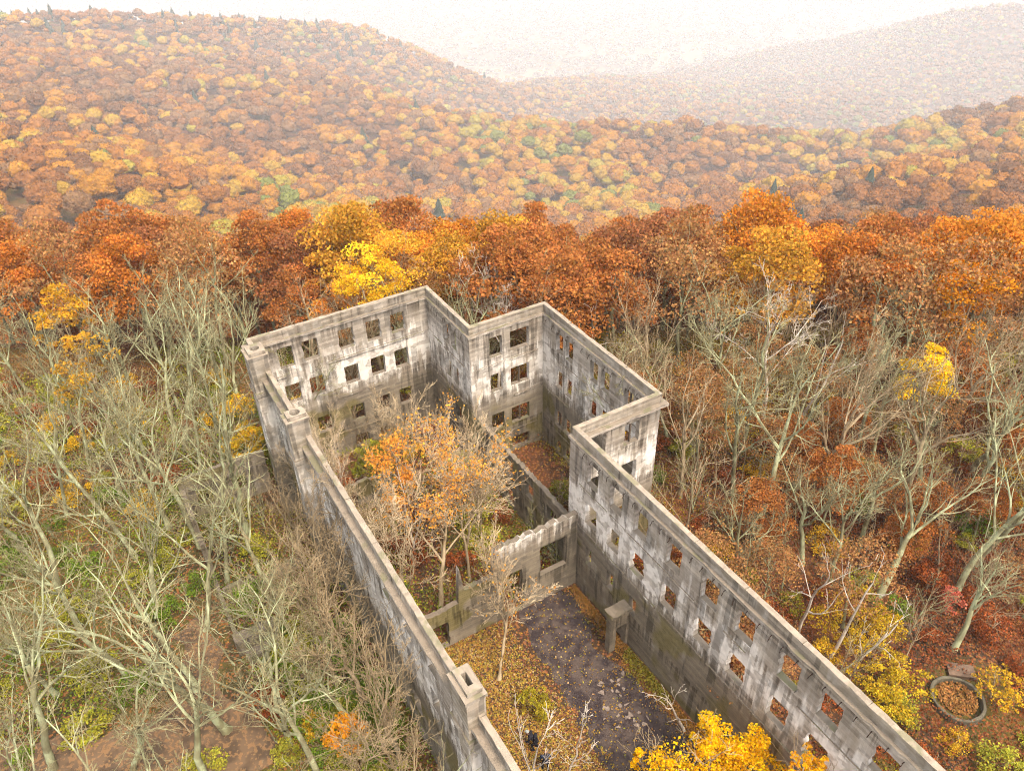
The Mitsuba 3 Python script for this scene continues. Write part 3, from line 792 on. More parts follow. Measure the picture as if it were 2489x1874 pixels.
SHRUB_G = {}
for ci, (cn, col) in enumerate(dict(green=GREEN, ygreen=YGREEN, yellow=(0.66, 0.42, 0.03), rust=(0.30, 0.09, 0.03)).items()):
    for g in range(2):
        rng = np.random.default_rng(500 + ci * 10 + g)
        limbs, _ = grow(rng, (0, 0, -0.2), (0, 0, 1.5), 0.035, [dict(m=7, t0=0.1, ang=35, len=0.85, n=4, wander=0.15, up=0.05), dict(m=4, t0=0.3, ang=38, len=0.5, n=3, wander=0.15, up=0.03)])
        (lv, lf), lc = lumpy_crown(rng, 1500, 1.35, 1.6, 0.45, 22, 0.16, col, 0.5, 0.42)
        nm = f'shrub_{cn}_{g}'
        group(nm, stems=mikit.ply(tubes(limbs), 'bark_tan'), foliage=mikit.ply((lv, lf), 'leaf', color=lc))
        SHRUB_G.setdefault(cn, []).append(nm)


def place(name, grp, x, y, s=1.0, rz=0.0, tilt=(0.0, 0.0), sz=None, z=None):
    key = key_for(name)
    z = float(ground_z(x, y)[0]) if z is None else z
    t = T().translate([x, y, z]).rotate([1, 0, 0], math.degrees(tilt[0])).rotate([0, 1, 0], math.degrees(tilt[1])).rotate([0, 0, 1], math.degrees(rz)).scale([s, s, sz or s])
    scene[key] = {'type': 'instance', 'to_world': t, 'shapegroup': {'type': 'ref', 'id': grp}}
    return key


def in_ruin(x, y, pad=0.6):
    return (6.3 - pad < x < OX1 + pad and OYF - 1 < y < OY2 + pad) or (OX1 - pad < x < OX2 + pad and OY0 - pad < y < OY1 + pad)


def in_view(x, y, pad=0.06):
    v = np.array([x, y, 6.0]) - CAM
    f = v @ FWD
    r = v @ np.cross(FWD, UPV)
    return f > 0 and abs(r) < f * (0.635 + pad) and (v @ UPV) > -f * (0.478 + 0.1)


# --- individual trees that stand out, each grown for its place: base, top, radius, style, bark, label
SPECIAL = [
    ('birch_tree', (12.4, 31.4), (13.9, 33.4, 5.9), 0.21, BIGF, 'bark_tan', 'largest pale many-limbed tree inside the ruined hall, half shed of orange leaves', 41, 'orange'),
    ('birch_tree', (13.0, 36.3), (12.9, 36.6, 8.2), 0.09, SAPL, 'bark_pale', 'slim white birch in the hall with orange leaves around its top', 42, 'orange'),
    ('bare_tree', (13.3, 25.4), (15.0, 26.9, 4.6), 0.13, BIGF, 'bark_tan', 'spreading tan tree with low wide twigs in front of the inner cross wall', 43, 'few'),
    ('dead_tree', (22.0 - 1.2, 17.1), (19.4, 17.6, 3.6), 0.10, SNAG, 'bark_pale', 'small white barkless tree leaning over the path by the right wall', 44, None),
    ('bare_tree', (37.1, 17.5), (40.4, 18.2, 8.0), 0.27, FORK, 'bark_lichen', 'thick lichen green trunk leaning right, right of the ruin', 45, None),
    ('bare_tree', (40.1, 21.3), (40.2, 22.0, 8.5), 0.20, FORK, 'bark_lichen', 'upright lichen covered tree just behind the thick leaning trunk', 46, None),
    ('bare_tree', (38.1, 12.6), (39.6, 12.9, 6.5), 0.20, FORK, 'bark_lichen', 'lichen green tree nearest the basin ring, leaning right', 47, None),
    ('dead_tree', (31.1, 16.1), (31.6, 15.6, 7.0), 0.13, SNAG, 'bark_pale', 'white dead trunk rising steeply over the right wall coping', 48, None),
    ('dead_tree', (31.0, 15.2), (32.4, 13.6, 5.2), 0.11, SNAG, 'bark_pale', 'white dead trunk bent low to the right beside the right wall', 49, None),
    ('dead_tree', (31.0, 18.4), (30.4, 17.4, 7.5), 0.12, SNAG, 'bark_pale', 'split white snag right behind the middle of the right wall', 50, None),
    ('bare_tree', (35.7, 22.4), (35.4, 23.2, 7.2), 0.20, FORK, 'bark_lichen', 'grey green tree with crossing limbs behind the right wall', 51, None),
    ('bare_tree', (35.8, 20.0), (36.6, 21.4, 7.5), 0.16, FORK, 'bark_lichen', 'pale forked tree between the right wall and the leaning trunks', 52, None),
    ('bare_tree', (31.0, 23.9), (29.6, 23.6, 6.5), 0.15, BARE, 'bark_lichen', 'dark mossy tree close behind the right wall', 53, None),
    ('dead_tree', (43.3, 31.6), (46.4, 30.4, 9.5), 0.16, SNAG, 'bark_pale', 'white birch trunk leaning far to the right above the rust oaks', 54, None),
    ('bare_tree', (44.4, 34.8), (45.0, 37.2, 9.0), 0.17, FORK, 'bark_pale', 'pale bare tree behind the corner of the cross wing', 55, None),
    ('bare_tree', (42.4, 38.5), (41.0, 38.2, 9.5), 0.19, FORK, 'bark_lichen', 'tall bare tree left of the pale bare tree behind the cross wing', 56, None),
    ('dead_tree', (34.0, 46.0), (35.0, 46.4, 8.5), 0.10, SNAG, 'bark_pale', 'thin white birch behind the end wall of the cross wing', 57, None),
    ('bare_tree', (2.0, 57.5), (6.5, 61.0, 10.0), 0.24, FORK, 'bark_lichen', 'big lichen green tree left of the far chimney', 58, None),
    ('bare_tree', (-3.1, 42.4), (-2.6, 43.0, 4.0), 0.27, CANDEL, 'bark_lichen', 'candelabra shaped lichen tree with many upright limbs, left of the annex', 59, None),
    ('bare_tree', (-7.5, 42.0), (-8.2, 42.6, 8.0), 0.22, FORK, 'bark_lichen', 'dark leaning trunk in the left thicket', 60, None),
    ('bare_tree', (-6.6, 31.2), (-4.9, 29.6, 6.5), 0.18, FORK, 'bark_lichen', 'pale lichen trunk at the lower left edge by the trail', 61, None),
    ('bare_tree', (5.3, 26.6), (3.2, 28.4, 5.6), 0.18, BIGF, 'bark_lichen', 'mottled tree leaning left in front of the left wall', 62, None),
    ('bare_tree', (5.6, 34.5), (6.6, 34.0, 6.4), 0.2, BIGF, 'bark_tan', 'broad tan tree spreading against the left wall', 63, None),
    ('bare_tree', (4.9, 30.3), (5.0, 30.6, 5.8), 0.17, BIGF, 'bark_tan', 'ivy hung tan tree below the broad one at the left wall', 64, None),
    ('bare_tree', (5.9, 21.6), (5.2, 21.8, 5.8), 0.13, BIGF, 'bark_tan', 'slender tree in front of the nearest chimney', 65, None),
    ('bare_tree', (9.6, 15.2), (9.7, 15.4, 9.6), 0.12, SAPL, 'bark_pale', 'pale sapling reaching over the left wall at the lower edge', 66, None),
    ('bare_tree', (13.4, 18.2), (13.6, 17.4, 6.0), 0.07, SAPL, 'bark_pale', 'thin whitish sapling beside the two visitors', 67, None),
    ('bare_tree', (25.5, 50.5), (26.0, 51.5, 10.0), 0.16, FORK, 'bark_lichen', 'bare tree in the corner behind the rear wing and cross wing', 68, None),
    ('bare_tree', (27.4, 50.0), (29.0, 50.8, 9.5), 0.15, FORK, 'bark_pale', 'pale bare tree beside the one in the corner behind the wings', 69, None),
    ('bare_tree', (30.6, 28.6), (30.4, 27.8, 7.0), 0.08, BRUSH, 'bark_tan', 'reddish many-stemmed bush tree at the outer corner of the cross wing', 70, None),
    ('bare_tree', (15.5, 33.0), (16.0, 34.4, 5.6), 0.12, BIGF, 'bark_tan', 'tan tree between the big birch and the cross wall', 71, 'few'),
    ('bare_tree', (10.3, 30.9), (10.8, 32.4, 5.6), 0.13, BIGF, 'bark_tan', 'tan tree close to the inside of the left wall', 72, None),
]
for nm, b, t, r, st, bk, lab, seed, leaf in SPECIAL:
    rng = np.random.default_rng(seed)
    gz0 = float(ground_z(*b)[0])
    ht = 1.0 if st is CANDEL or nm == 'dead_tree' else 0.74 if st is FORK else 1.08
    limbs, tips = grow(rng, (*b, gz0 - 0.4), (b[0] + (t[0] - b[0]) * ht, b[1] + (t[1] - b[1]) * ht, gz0 + t[2] * ht), r, st, wob=0.022, taper=0.5 if st in (FORK,) else 0.3)
    k = key_for(nm)
    tag(k, lab, 'tree')
    add('trunk', tubes(limbs[:1], (9,)), bk, k, smooth=True)
    add('branches', tubes(limbs[1:3], (9, 6, 4, 3, 3)), bk, k)
    if len(limbs) > 3:
        add('twigs', tubes(limbs[3:]), 'twig_pale' if bk == 'bark_tan' and b[0] > 8 else {'bark_tan': 'twig_tan', 'bark_lichen': 'twig_olive'}.get(bk, bk), k)
    if leaf:
        n = 1900 if leaf == 'orange' else 150
        c = tips[rng.integers(0, len(tips), int(n * (1.7 if leaf == 'orange' else 1)))]
        c = c + rng.normal(size=c.shape) * 0.25
        if leaf == 'orange':
            c = c[(c[:, 2] > gz0 + 6.5) & ((c[:, 1] > b[1] + 0.5) if bk == 'bark_tan' else (c[:, 2] < gz0 + 13))]
        (lv, lf), lc = cards(c, 0.16 * rng.uniform(0.7, 1.3, len(c)), rng, 0.2, (0.72, 0.34, 0.06), 0.35)
        add('foliage', (lv, lf), 'leaf', k, color=lc)

# --- bright yellow trees and other leafy single ones
def leafy(name, x, y, h, R, Hc, col, n, size, seed, lab, cat='tree', lumps=26, zc=None, bk='bark_tan', gz0=None, elong=1.0, spires=0):
    rng = np.random.default_rng(seed)
    gz0 = float(ground_z(x, y)[0]) if gz0 is None else gz0
    limbs, _ = grow(rng, (x, y, gz0 - 0.3), (x + rng.normal() * 0.2, y + rng.normal() * 0.2, gz0 + h * 0.72), 0.035 + h * 0.011, SAPL[:2] if h < 5 else OAK_LIMB)
    k = key_for(name)
    tag(k, lab, cat)
    add('trunk', tubes(limbs[:1]), bk, k, smooth=True)
    add('branches', tubes(limbs[1:]), bk, k)
    (lv, lf), lc = lumpy_crown(rng, n, R, Hc, h - Hc * 0.95 if zc is None else zc, lumps, size, col, 0.3, 0.36)
    if spires:
        P_ = []
        for q in range(spires):
            aa, rr = rng.uniform(0, 6.28), R * math.sqrt(rng.uniform(0, 1)) * 0.85
            hs = Hc * (1.0 - 0.45 * rr / R) * rng.uniform(0.7, 1.12)
            (v_, f_), c_ = lumpy_crown(rng, n // spires, R * rng.uniform(0.26, 0.42), hs, h - Hc * 0.95, max(8, lumps // 3), size, col, 0.3, 0.42)
            P_.append((v_ + (rr * math.cos(aa), rr * math.sin(aa), 0), f_, c_))
        at_ = np.cumsum([0] + [len(p[0]) for p in P_])
        lv, lf, lc = np.vstack([p[0] for p in P_]), np.vstack([p[1] + a_ for p, a_ in zip(P_, at_)]), np.vstack([p[2] for p in P_])
    lv = lv * np.array([elong, 1, 1]) + np.array([x, y, gz0])
    add('foliage', (lv, lf), 'leaf', k, color=lc)


leafy('yellow_tree', 18.3, 13.0, 8.2, 3.0, 5.6, (0.90, 0.53, 0.010), 15000, 0.14, 801, 'brilliant yellow tree inside the hall at the bottom of the view', lumps=46, spires=17)
leafy('yellow_tree', 20.3, 9.6, 9.6, 1.3, 4.2, (0.82, 0.44, 0.015), 2600, 0.14, 802, 'smaller yellow tree right of the brilliant one, against the right wall', lumps=26, spires=8)
leafy('yellow_tree', 16.2, 14.6, 6.4, 1.4, 4.0, (0.90, 0.53, 0.010), 4200, 0.14, 803, 'small yellow tree left of the brilliant one at the bottom', lumps=24, spires=7)
leafy('yellow_tree', 19.6, 56.8, 14.4, 3.0, 5.0, (0.80, 0.50, 0.03), 4200, 0.21, 804, 'yellow tree rising behind the long rear wall')
leafy('yellow_tree', 22.8, 58.5, 15.4, 2.6, 5.0, (0.74, 0.42, 0.05), 2600, 0.21, 805, 'golden orange tree behind the yellow one beyond the rear wall')
leafy('yellow_tree', 49.9, 25.9, 10.6, 1.9, 3.8, (0.86, 0.56, 0.025), 3600, 0.18, 806, 'round bright yellow tree alone among rust oaks at right')
leafy('orange_tree', 60.5, 30.4, 12.5, 3.3, 5.5, (0.70, 0.30, 0.02), 5000, 0.22, 807, 'large golden orange tree at the upper right')
leafy('yellow_tree', -3.0, 68.5, 11.5, 2.4, 4.0, (0.58, 0.32, 0.03), 1900, 0.24, 808, 'golden tree standing at the left edge of the thicket')
leafy('yellow_tree', -2.4, 61.0, 10.5, 2.6, 4.6, (0.50, 0.29, 0.035), 1700, 0.22, 809, 'dull golden tree below the golden one at left')
leafy('yellow_shrub', 4.1, 25.7, 3.2, 1.25, 2.4, (0.78, 0.36, 0.02), 1800, 0.17, 810, 'orange yellow shrub glowing among green brush left of the nearest chimney', 'shrub')
leafy('yellow_shrub', 6.3, 52.0, 4.0, 1.9, 2.6, (0.62, 0.42, 0.03), 2000, 0.22, 811, 'yellow shrub at the foot of the far chimney', 'shrub')
leafy('green_shrub', 14.2, 22.6, 1.7, 1.0, 1.3, (0.38, 0.32, 0.03), 1000, 0.15, 812, 'yellow green shrub on the leafy hall floor', 'shrub')
leafy('yellow_shrub', 33.6, 16.6, 3.4, 2.5, 2.2, (0.55, 0.38, 0.03), 5200, 0.13, 813, 'broad yellow green bush behind the right wall', 'shrub', spires=22)
leafy('yellow_shrub', 32.0, 12.6, 2.8, 2.3, 2.0, (0.55, 0.40, 0.03), 4600, 0.13, 814, 'yellow bush between the right wall and the basin ring', 'shrub', spires=20)
leafy('yellow_shrub', 37.2, 9.4, 2.4, 1.6, 1.7, (0.62, 0.40, 0.03), 1500, 0.12, 815, 'sparse yellow shrub right of the basin ring', 'shrub', spires=12)
leafy('red_shrub', 40.2, 14.6, 2.2, 0.8, 1.5, (0.55, 0.17, 0.11), 600, 0.16, 816, 'pinkish red shrub behind the lichen trees at right', 'shrub')
leafy('green_shrub', 24.6, 35.5, 2.4, 1.3, 1.7, (0.20, 0.19, 0.03), 1200, 0.18, 817, 'green shrub growing inside the cross wing', 'shrub')
leafy('green_shrub', 14.0, 45.5, 3.0, 1.6, 2.0, (0.24, 0.24, 0.03), 1600, 0.2, 818, 'green shrub at the foot of the rear wall inside the ruin', 'shrub')

# --- oaks of the closed canopy beyond the ruin
TREES = []


def free(x, y, d):
    return all((x - a) ** 2 + (y - b) ** 2 > d * d for a, b in TREES)


ro = np.random.default_rng(77)
OAK_LABEL = dict(rust=('rust coloured oak in the closed canopy beyond the ruin', 'rust oaks beyond the ruin'), orange=('bright orange oak in the closed canopy beyond the ruin', 'orange oaks beyond the ruin'),
                 redbrown=('dark red brown oak in the closed canopy beyond the ruin', 'red brown oaks beyond the ruin'), gold=('golden oak in the closed canopy beyond the ruin', 'golden oaks beyond the ruin'),
                 deep=('deep orange red oak in the closed canopy beyond the ruin', 'deep orange oaks beyond the ruin'), tan=('thin crowned oak with few tan orange leaves near the ruin', 'thin crowned tan oaks near the ruin'),
                 yellow=('yellow oak in the closed canopy beyond the ruin', 'yellow oaks beyond the ruin'))
n_oak = 0
for _ in range(9000):
    u, v = ro.uniform(52, 122), ro.uniform(-95, 100)
    x, y = uv2xy(u, v)
    if n_oak >= 298:
        break
    if in_ruin(x, y, 3.5) or not in_view(x, y) or not free(x, y, 4.7):
        continue
    nn = float(meshkit.noise(np.array([x / 16, y / 16, 3.3])))
    edge = 60 + 10 * (nn - 0.5) - (0.18 * max(0, v - 5) if v > 0 else 0) + (0.22 * max(0, -v - 12))
    if u < edge:
        continue
    q = nn + ro.normal() * 0.16
    cn = 'redbrown' if q < 0.3 else 'rust' if q < 0.5 else 'deep' if q < 0.62 else 'orange' if q < 0.84 else 'gold'
    if ro.uniform() < (0.35 if u < edge + 5 else 0.10):
        cn = 'tan'
    TREES.append((x, y))
    s = ro.uniform(0.85, 1.3)
    k = place('oak_tree', OAK_G[cn][ro.integers(3)], x, y, s, ro.uniform(0, 6.28), sz=s * ro.uniform(0.95, 1.12))
    wr = ('behind the left thicket' if v < -22 else 'straight behind the ruin' if v < 16 else 'beyond the right wood') + (', in the front rows' if u < 78 else ', towards the skyline')
    tag(k, OAK_LABEL[cn][0].replace(' in the closed canopy beyond the ruin', ' ' + wr).replace(' near the ruin', ' ' + wr), 'tree', OAK_LABEL[cn][1].rsplit(' ', 3)[0] + ' ' + wr.replace(',', ''))
    n_oak += 1

# --- bare trees of the thickets
rb = np.random.default_rng(78)
for a, b in [(s[1][0], s[1][1]) for s in SPECIAL]:
    TREES.append((a, b))
REG = {'left': ('bare grey tree in the dense thicket left of the ruin', 'bare trees in the left thicket'), 'right': ('bare lichen grey tree in the open wood right of the ruin', 'bare trees right of the ruin'),
       'back': ('bare tree standing just behind the ruin before the oaks', 'bare trees behind the ruin')}
nb_ = 0
for _ in range(6000):
    u, v = rb.uniform(18, 62), rb.uniform(-62, 62)
    x, y = uv2xy(u, v)
    if nb_ >= 150:
        break
    if in_ruin(x, y, 1.5) or not in_view(x, y, 0.1):
        continue
    left = x < 8
    back = y > OY2 or (x > OX1 and y > OY1)
    if not free(x, y, (3.7 if x < -2 else 3.0) if left else 3.5):
        continue
    if not left and not back and (x < 29 or (26 < x < 44 and y < 15) or (x > 29 and y < 11)):
        continue
    if left and -2 < x < 7 and y < 47 and rb.uniform() < 0.45:
        continue
    TREES.append((x, y))
    s = rb.uniform(0.8, 1.05) if back or u > 50 else rb.uniform(0.85, 1.3)
    k = place('bare_tree', BARE_G[(0, 1, 4, 5, 6, 9)[rb.integers(6)] if left else rb.integers(10)], x, y, s, rb.uniform(0, 6.28), (rb.normal() * 0.07, rb.normal() * 0.07))
    wl, wg = REG['left' if left else 'back' if back else 'right']
    wr = (' by the annex' if 30 < y < 56 and x > -6 else ' at the lower left' if y <= 38 else ' far to the left') if left else '' if back else (' behind the right wall' if x < 38 else ' at the right edge')
    tag(k, wl + wr, 'tree', wg + wr)
    nb_ += 1

for x, y in ((10.2, 45.0), (15.6, 43.5), (18.8, 38.0), (10.4, 36.2), (16.4, 35.4), (10.0, 40.6)):
    s = rb.uniform(0.75, 1.0)
    k = place('bare_tree', HALL_G[rb.integers(3)], x, y, s, rb.uniform(0, 6.28), (rb.normal() * 0.06, rb.normal() * 0.06))
    tag(k, 'pale bare tree among the others inside the roofless hall', 'tree', 'bare trees inside the hall')

n_y = 0
for _ in range(4000):
    u, v = rb.uniform(22, 58), rb.uniform(10, 52)
    x, y = uv2xy(u, v)
    if n_y >= 42:
        break
    if in_ruin(x, y, 1.5) or not in_view(x, y) or x < 23 or (x < 42 and y < 15) or not free(x, y, 2.2):
        continue
    TREES.append((x, y))
    s = rb.uniform(0.42, 0.7)
    k = place('young_oak', OAK_G[('tan', 'tan', 'rust')[rb.integers(3)]][rb.integers(3)], x, y, s, rb.uniform(0, 6.28))
    wr = 'behind the right wall' if x < 38 else 'farther right of the ruin'
    tag(k, 'young oak with rusty leaves under the bare trees ' + wr, 'tree', 'young rusty oaks ' + wr)
    n_y += 1

for x, y in ((6.1, 27.6), (5.6, 32.0), (6.3, 37.2), (6.2, 23.6), (6.4, 41.4), (5.4, 19.4)):
    s = rb.uniform(0.7, 0.95)
    k = place('bare_tree', ('bare_3', 'bare_8', 'bare_7')[rb.integers(3)], x, y, s, rb.uniform(0, 6.28), (rb.normal() * 0.05, -0.04))
    tag(k, 'tan bare tree standing close against the outside of the left wall', 'tree', 'bare trees against the left wall')

# --- saplings and brush
SREG = {'left': ('thin bare sapling in the brush left of the ruin', 'saplings in the left brush'), 'right': ('thin bare sapling in the wood right of the ruin', 'saplings right of the ruin'),
        'hall': ('thin bare sapling growing inside the roofless ruin', 'saplings inside the ruin')}
SP = []
ns = 0
for _ in range(9000):
    u, v = rb.uniform(16, 60), rb.uniform(-52, 52)
    x, y = uv2xy(u, v)
    if ns >= 290:
        break
    hall = 8.6 < x < 21 and 24.5 < y < 49.5 or (22.5 < x < 27.3 and 30.6 < y < 42.6 and rb.uniform() < 0.2)
    if (in_ruin(x, y, 0.8) and not hall) or not in_view(x, y, 0.1) or (hall and y < 30 and x > 12):
        continue
    if any((x - a) ** 2 + (y - b) ** 2 < 2.0 for a, b in SP):
        continue
    if 29 < x < 40 and y < 13:
        continue
    if 22.5 < x < 27 and not hall:
        continue
    SP.append((x, y))
    if not hall and x < 7 and rb.uniform() < (0.5 if 0 < x < 7 and y < 34 else 0.3):
        continue
    if hall and rb.uniform() < 0.4:
        continue
    s = rb.uniform(0.6, 1.1)
    k = place('bare_sapling', SAP_G[(2, 5, 5, 2, 0)[rb.integers(5)] if x < 8 else rb.integers(8)], x, y, s, rb.uniform(0, 6.28), (rb.normal() * 0.1, rb.normal() * 0.1))
    rg = 'hall' if hall else 'left' if x < 8 else 'right'
    wr = '' if rg == 'hall' else (' by the annex' if y > 34 and x > -6 else ' at the lower left' if y <= 38 else ' far to the left') if rg == 'left' else (' behind the right wall' if x < 38 else ' farther right')
    tag(k, SREG[rg][0] + wr, 'sapling', SREG[rg][1] + wr)
    ns += 1

# --- leafy shrubs
SHL = dict(green=('dark green leafy shrub on the forest floor', 'green shrubs under the trees'), ygreen=('yellow green leafy shrub on the forest floor', 'yellow green shrubs under the trees'),
           yellow=('yellow leafed shrub under the bare trees', 'yellow shrubs under the trees'), rust=('rust leafed shrub under the bare trees', 'rust shrubs under the trees'))
nsh = 0
for _ in range(9000):
    u, v = rb.uniform(16, 62), rb.uniform(-52, 54)
    x, y = uv2xy(u, v)
    if nsh >= 290:
        break
    if (in_ruin(x, y, 1.2) and not (9 < x < 21 and 31 < y < 49)) or not in_view(x, y, 0.1):
        continue
    if TRAIL.buffer(0.7).contains(trimesh.path.polygons.Point(x, y)) if False else (abs(x + 1.4) < 1.8 and 27 < y < 40) or (-16 < x < -3 and 29 < y < 34.5):
        continue
    if any((x - a) ** 2 + (y - b) ** 2 < 4 for a, b in SP[ns:]) or (x - 35.4) ** 2 + (y - 10.4) ** 2 < 7 or (0 < x < 7 and 34 < y < 49 and rb.uniform() < 0.5):
        continue
    SP.append((x, y))
    left = x < 8
    cn = rb.choice(['green', 'ygreen', 'yellow', 'rust'], p=[0.38, 0.50, 0.08, 0.04] if left and u < 45 else [0.12, 0.38, 0.22, 0.28] if left else [0.05, 0.22, 0.2, 0.53])
    s = rb.uniform(0.5, 1.05)
    k = place('leafy_shrub', SHRUB_G[cn][rb.integers(2)], x, y, s, rb.uniform(0, 6.28), sz=s * rb.uniform(0.6, 1.0))
    wr = ' inside the ruin' if in_ruin(x, y) else ' left of the ruin' if left else ' right of the ruin'
    tag(k, SHL[cn][0] + wr, 'shrub', SHL[cn][1] + wr)
    nsh += 1

for _ in range(26):
    x, y = rb.uniform(2.6, 6.6), rb.uniform(21.5, 36)
    cn = rb.choice(['ygreen', 'green'], p=[0.68, 0.32])
    s = rb.uniform(0.55, 1.0)
    k = place('leafy_shrub', SHRUB_G[cn][rb.integers(2)], x, y, s, rb.uniform(0, 6.28), sz=s * rb.uniform(0.7, 1.1))
    tag(k, ('dark green' if cn == 'green' else 'bright yellow green') + ' brush close along the left wall near the slot flue chimney', 'shrub', ('green' if cn == 'green' else 'yellow green') + ' brush along the left wall')

# ------------------------------------------------------------------ low ground plants and fallen leaves (nobody could count them)
def scatter_cards(name, n, pick, size, cols, w, seed, label, zlo=0.01, zhi=0.05, flat_=0.9):
    rng = np.random.default_rng(seed)
    x, y = pick(rng, n)
    z = ground_z(x, y) + rng.uniform(zlo, zhi, len(x))
    col = np.asarray(cols)[rng.choice(len(cols), len(x), p=w)]
    (v, f), c = cards(np.column_stack([x, y, z]), size * rng.uniform(0.6, 1.4, len(x)), rng, flat_, col, 0.3)
    add(name, (v, f), 'leaf', color=c)
    tag(name, label, kind='stuff')


def pick_hall(rng, n):
    x, y = rng.uniform(8.3, 20.9, n), rng.uniform(11, 29.1, n)
    onpath = np.clip((x - 14.2) / 2.2, 0, 1)
    k = rng.uniform(size=n) > 0.93 * onpath
    return x[k], y[k]


scatter_cards('fallen_leaves', 52000, pick_hall, 0.115, [(0.42, 0.28, 0.06), (0.36, 0.20, 0.045), (0.24, 0.12, 0.045), (0.52, 0.38, 0.20), (0.36, 0.32, 0.05)], [0.36, 0.26, 0.16, 0.12, 0.10], 901,
              'fallen yellow and orange leaves covering the hall floor')


def pick_floor(rng, n):
    u, v = rng.uniform(14, 70, n), rng.uniform(-58, 58, n)
    x, y = uv2xy(u, v)
    k = ~((x > 8) & (x < 21.6) & (y < 29.2))
    return x[k], y[k]


scatter_cards('leaf_litter', 60000, pick_floor, 0.13, [(0.30, 0.15, 0.06), (0.22, 0.10, 0.045), (0.42, 0.24, 0.07), (0.13, 0.075, 0.045), (0.38, 0.25, 0.15)], [0.3, 0.26, 0.18, 0.16, 0.10], 902,
              'brown and russet leaf litter on the forest floor')


def pick_under(rng, n):
    u, v = rng.uniform(14, 74, n), rng.uniform(-60, 60, n)
    x, y = uv2xy(u, v)
    m = meshkit.noise(np.column_stack([x / 3.2, y / 3.2, x * 0]), 4)
    k = (m + rng.normal(0, 0.12, len(m)) > 0.40) & ~((x > 8) & (x < 21.6) & (y < 29.2)) & ~((x > -3.4) & (x < 0.6) & (y < 40) & (y > 27)) & ~((x > -16) & (x < -3) & (y < 36.5 + 0.15 * x) & (y > 28)) & ((x - 35.4) ** 2 + (y - 10.4) ** 2 > 3)
    return x[k], y[k]


rng = np.random.default_rng(903)
x, y = pick_under(rng, 560000)
m = meshkit.noise(np.column_stack([x / 9, y / 9, x * 0]), 7) + rng.normal(0, 0.09, len(x))
right = (x > 24)
tone = np.where(right[:, None], np.where((m < 0.46)[:, None], (0.25, 0.085, 0.035), np.where((m < 0.62)[:, None], (0.22, 0.15, 0.04), (0.32, 0.26, 0.03))), np.where((m < 0.34)[:, None], (0.24, 0.13, 0.045), np.where((m < 0.54)[:, None], (0.34, 0.32, 0.035), (0.20, 0.25, 0.028))))
hh = meshkit.noise(np.column_stack([x / 2.1, y / 2.1, x * 0]), 11)
z = ground_z(x, y) + rng.uniform(0.05, 1, len(x)) * 1.25 * np.clip(hh * 1.7 - 0.35, 0.08, 1)
(v, f), c = cards(np.column_stack([x, y, z]), 0.145 * rng.uniform(0.5, 1.5, len(x)), rng, 0.35, tone, 0.55)
add('undergrowth', (v, f), 'leaf', color=c)
tag('undergrowth', 'low yellow green and russet plants covering the forest floor', kind='stuff')

# leaves in the basin ring and moss and weeds at the foot of the right wall
rng = np.random.default_rng(904)
a, r = rng.uniform(0, 6.28, 900), 1.08 * np.sqrt(rng.uniform(0, 1, 900))
(v, f), c = cards(np.column_stack([35.4 + r * np.cos(a), 10.4 + r * np.sin(a), gz_ring + rng.uniform(0.08, 0.25, 900)]), 0.15, rng, 0.7, (0.34, 0.17, 0.06), 0.6)
add('basin_leaves', (v, f), 'leaf', color=c)
tag('basin_leaves', 'fallen leaves lying inside the basin ring', kind='stuff')
n = 9000
y = rng.uniform(12, 29, n)
x = 21.35 - np.abs(rng.normal(0, 0.42, n)) * (0.5 + meshkit.noise(np.column_stack([y / 2, y * 0, y * 0]), 3))
m = meshkit.noise(np.column_stack([x, y / 1.5, x * 0]), 5)
(v, f), c = cards(np.column_stack([x, y, rng.uniform(0.02, 0.4, n) * m]), 0.11 * rng.uniform(0.6, 1.4, n), rng, 0.4, np.where((m > 0.5)[:, None], (0.28, 0.24, 0.04), (0.36, 0.19, 0.05)), 0.5)
add('wall_weeds', (v, f), 'leaf', color=c)
tag('wall_weeds', 'mossy weeds along the foot of the right wall inside the hall', kind='stuff')

# ------------------------------------------------------------------ the far forest: a mass of crowns down the slopes
FARC = [(0.255, 0.108, 0.026), (0.205, 0.088, 0.030), (0.135, 0.066, 0.032), (0.33, 0.155, 0.024), (0.33, 0.205, 0.030), (0.27, 0.215, 0.034), (0.135, 0.15, 0.038), (0.19, 0.105, 0.050)]
FAR_G = {}


def far_crown(rng, sub, ncard, size, col, seed):
    """A broad lumpy crown, leaf clumps standing out of it."""
    core = trimesh.creation.icosphere(sub, 1.0)
    d = np.array(core.vertices)
    lump = meshkit.noise(d * 2.3 + seed * 7.7) * 0.50 + meshkit.noise(d * 5.1 + seed * 3.1) * 0.30 + meshkit.noise(d * 11 + seed) * 0.16
    r = 0.62 + 0.62 * lump
    cv = d * r[:, None] * (3.9, 3.9, 2.9) + (0, 0, 6.0)
    cv[:, 2] = np.where(d[:, 2] < -0.2, cv[:, 2] * 0.6 + 2.0, cv[:, 2])
    cc = np.asarray(col) * (0.74 + 0.52 * meshkit.noise(d * 7 + seed * 1.3))[:, None] * (1 + 0.22 * rng.uniform(-1, 1, (len(d), 1)))
    k = rng.integers(0, len(d), ncard * 3)
    k = k[d[k, 2] > -0.25][:ncard]
    (lv, lf), lc = cards(cv[k] + rng.normal(size=(len(k), 3)) * 0.18 + d[k] * 0.12, size * rng.uniform(0.6, 1.4, len(k)), rng, 0.2, cc[k], 0.3)
    return np.vstack([cv, lv]), np.vstack([np.array(core.faces), lf + len(cv)]), np.vstack([cc, lc])


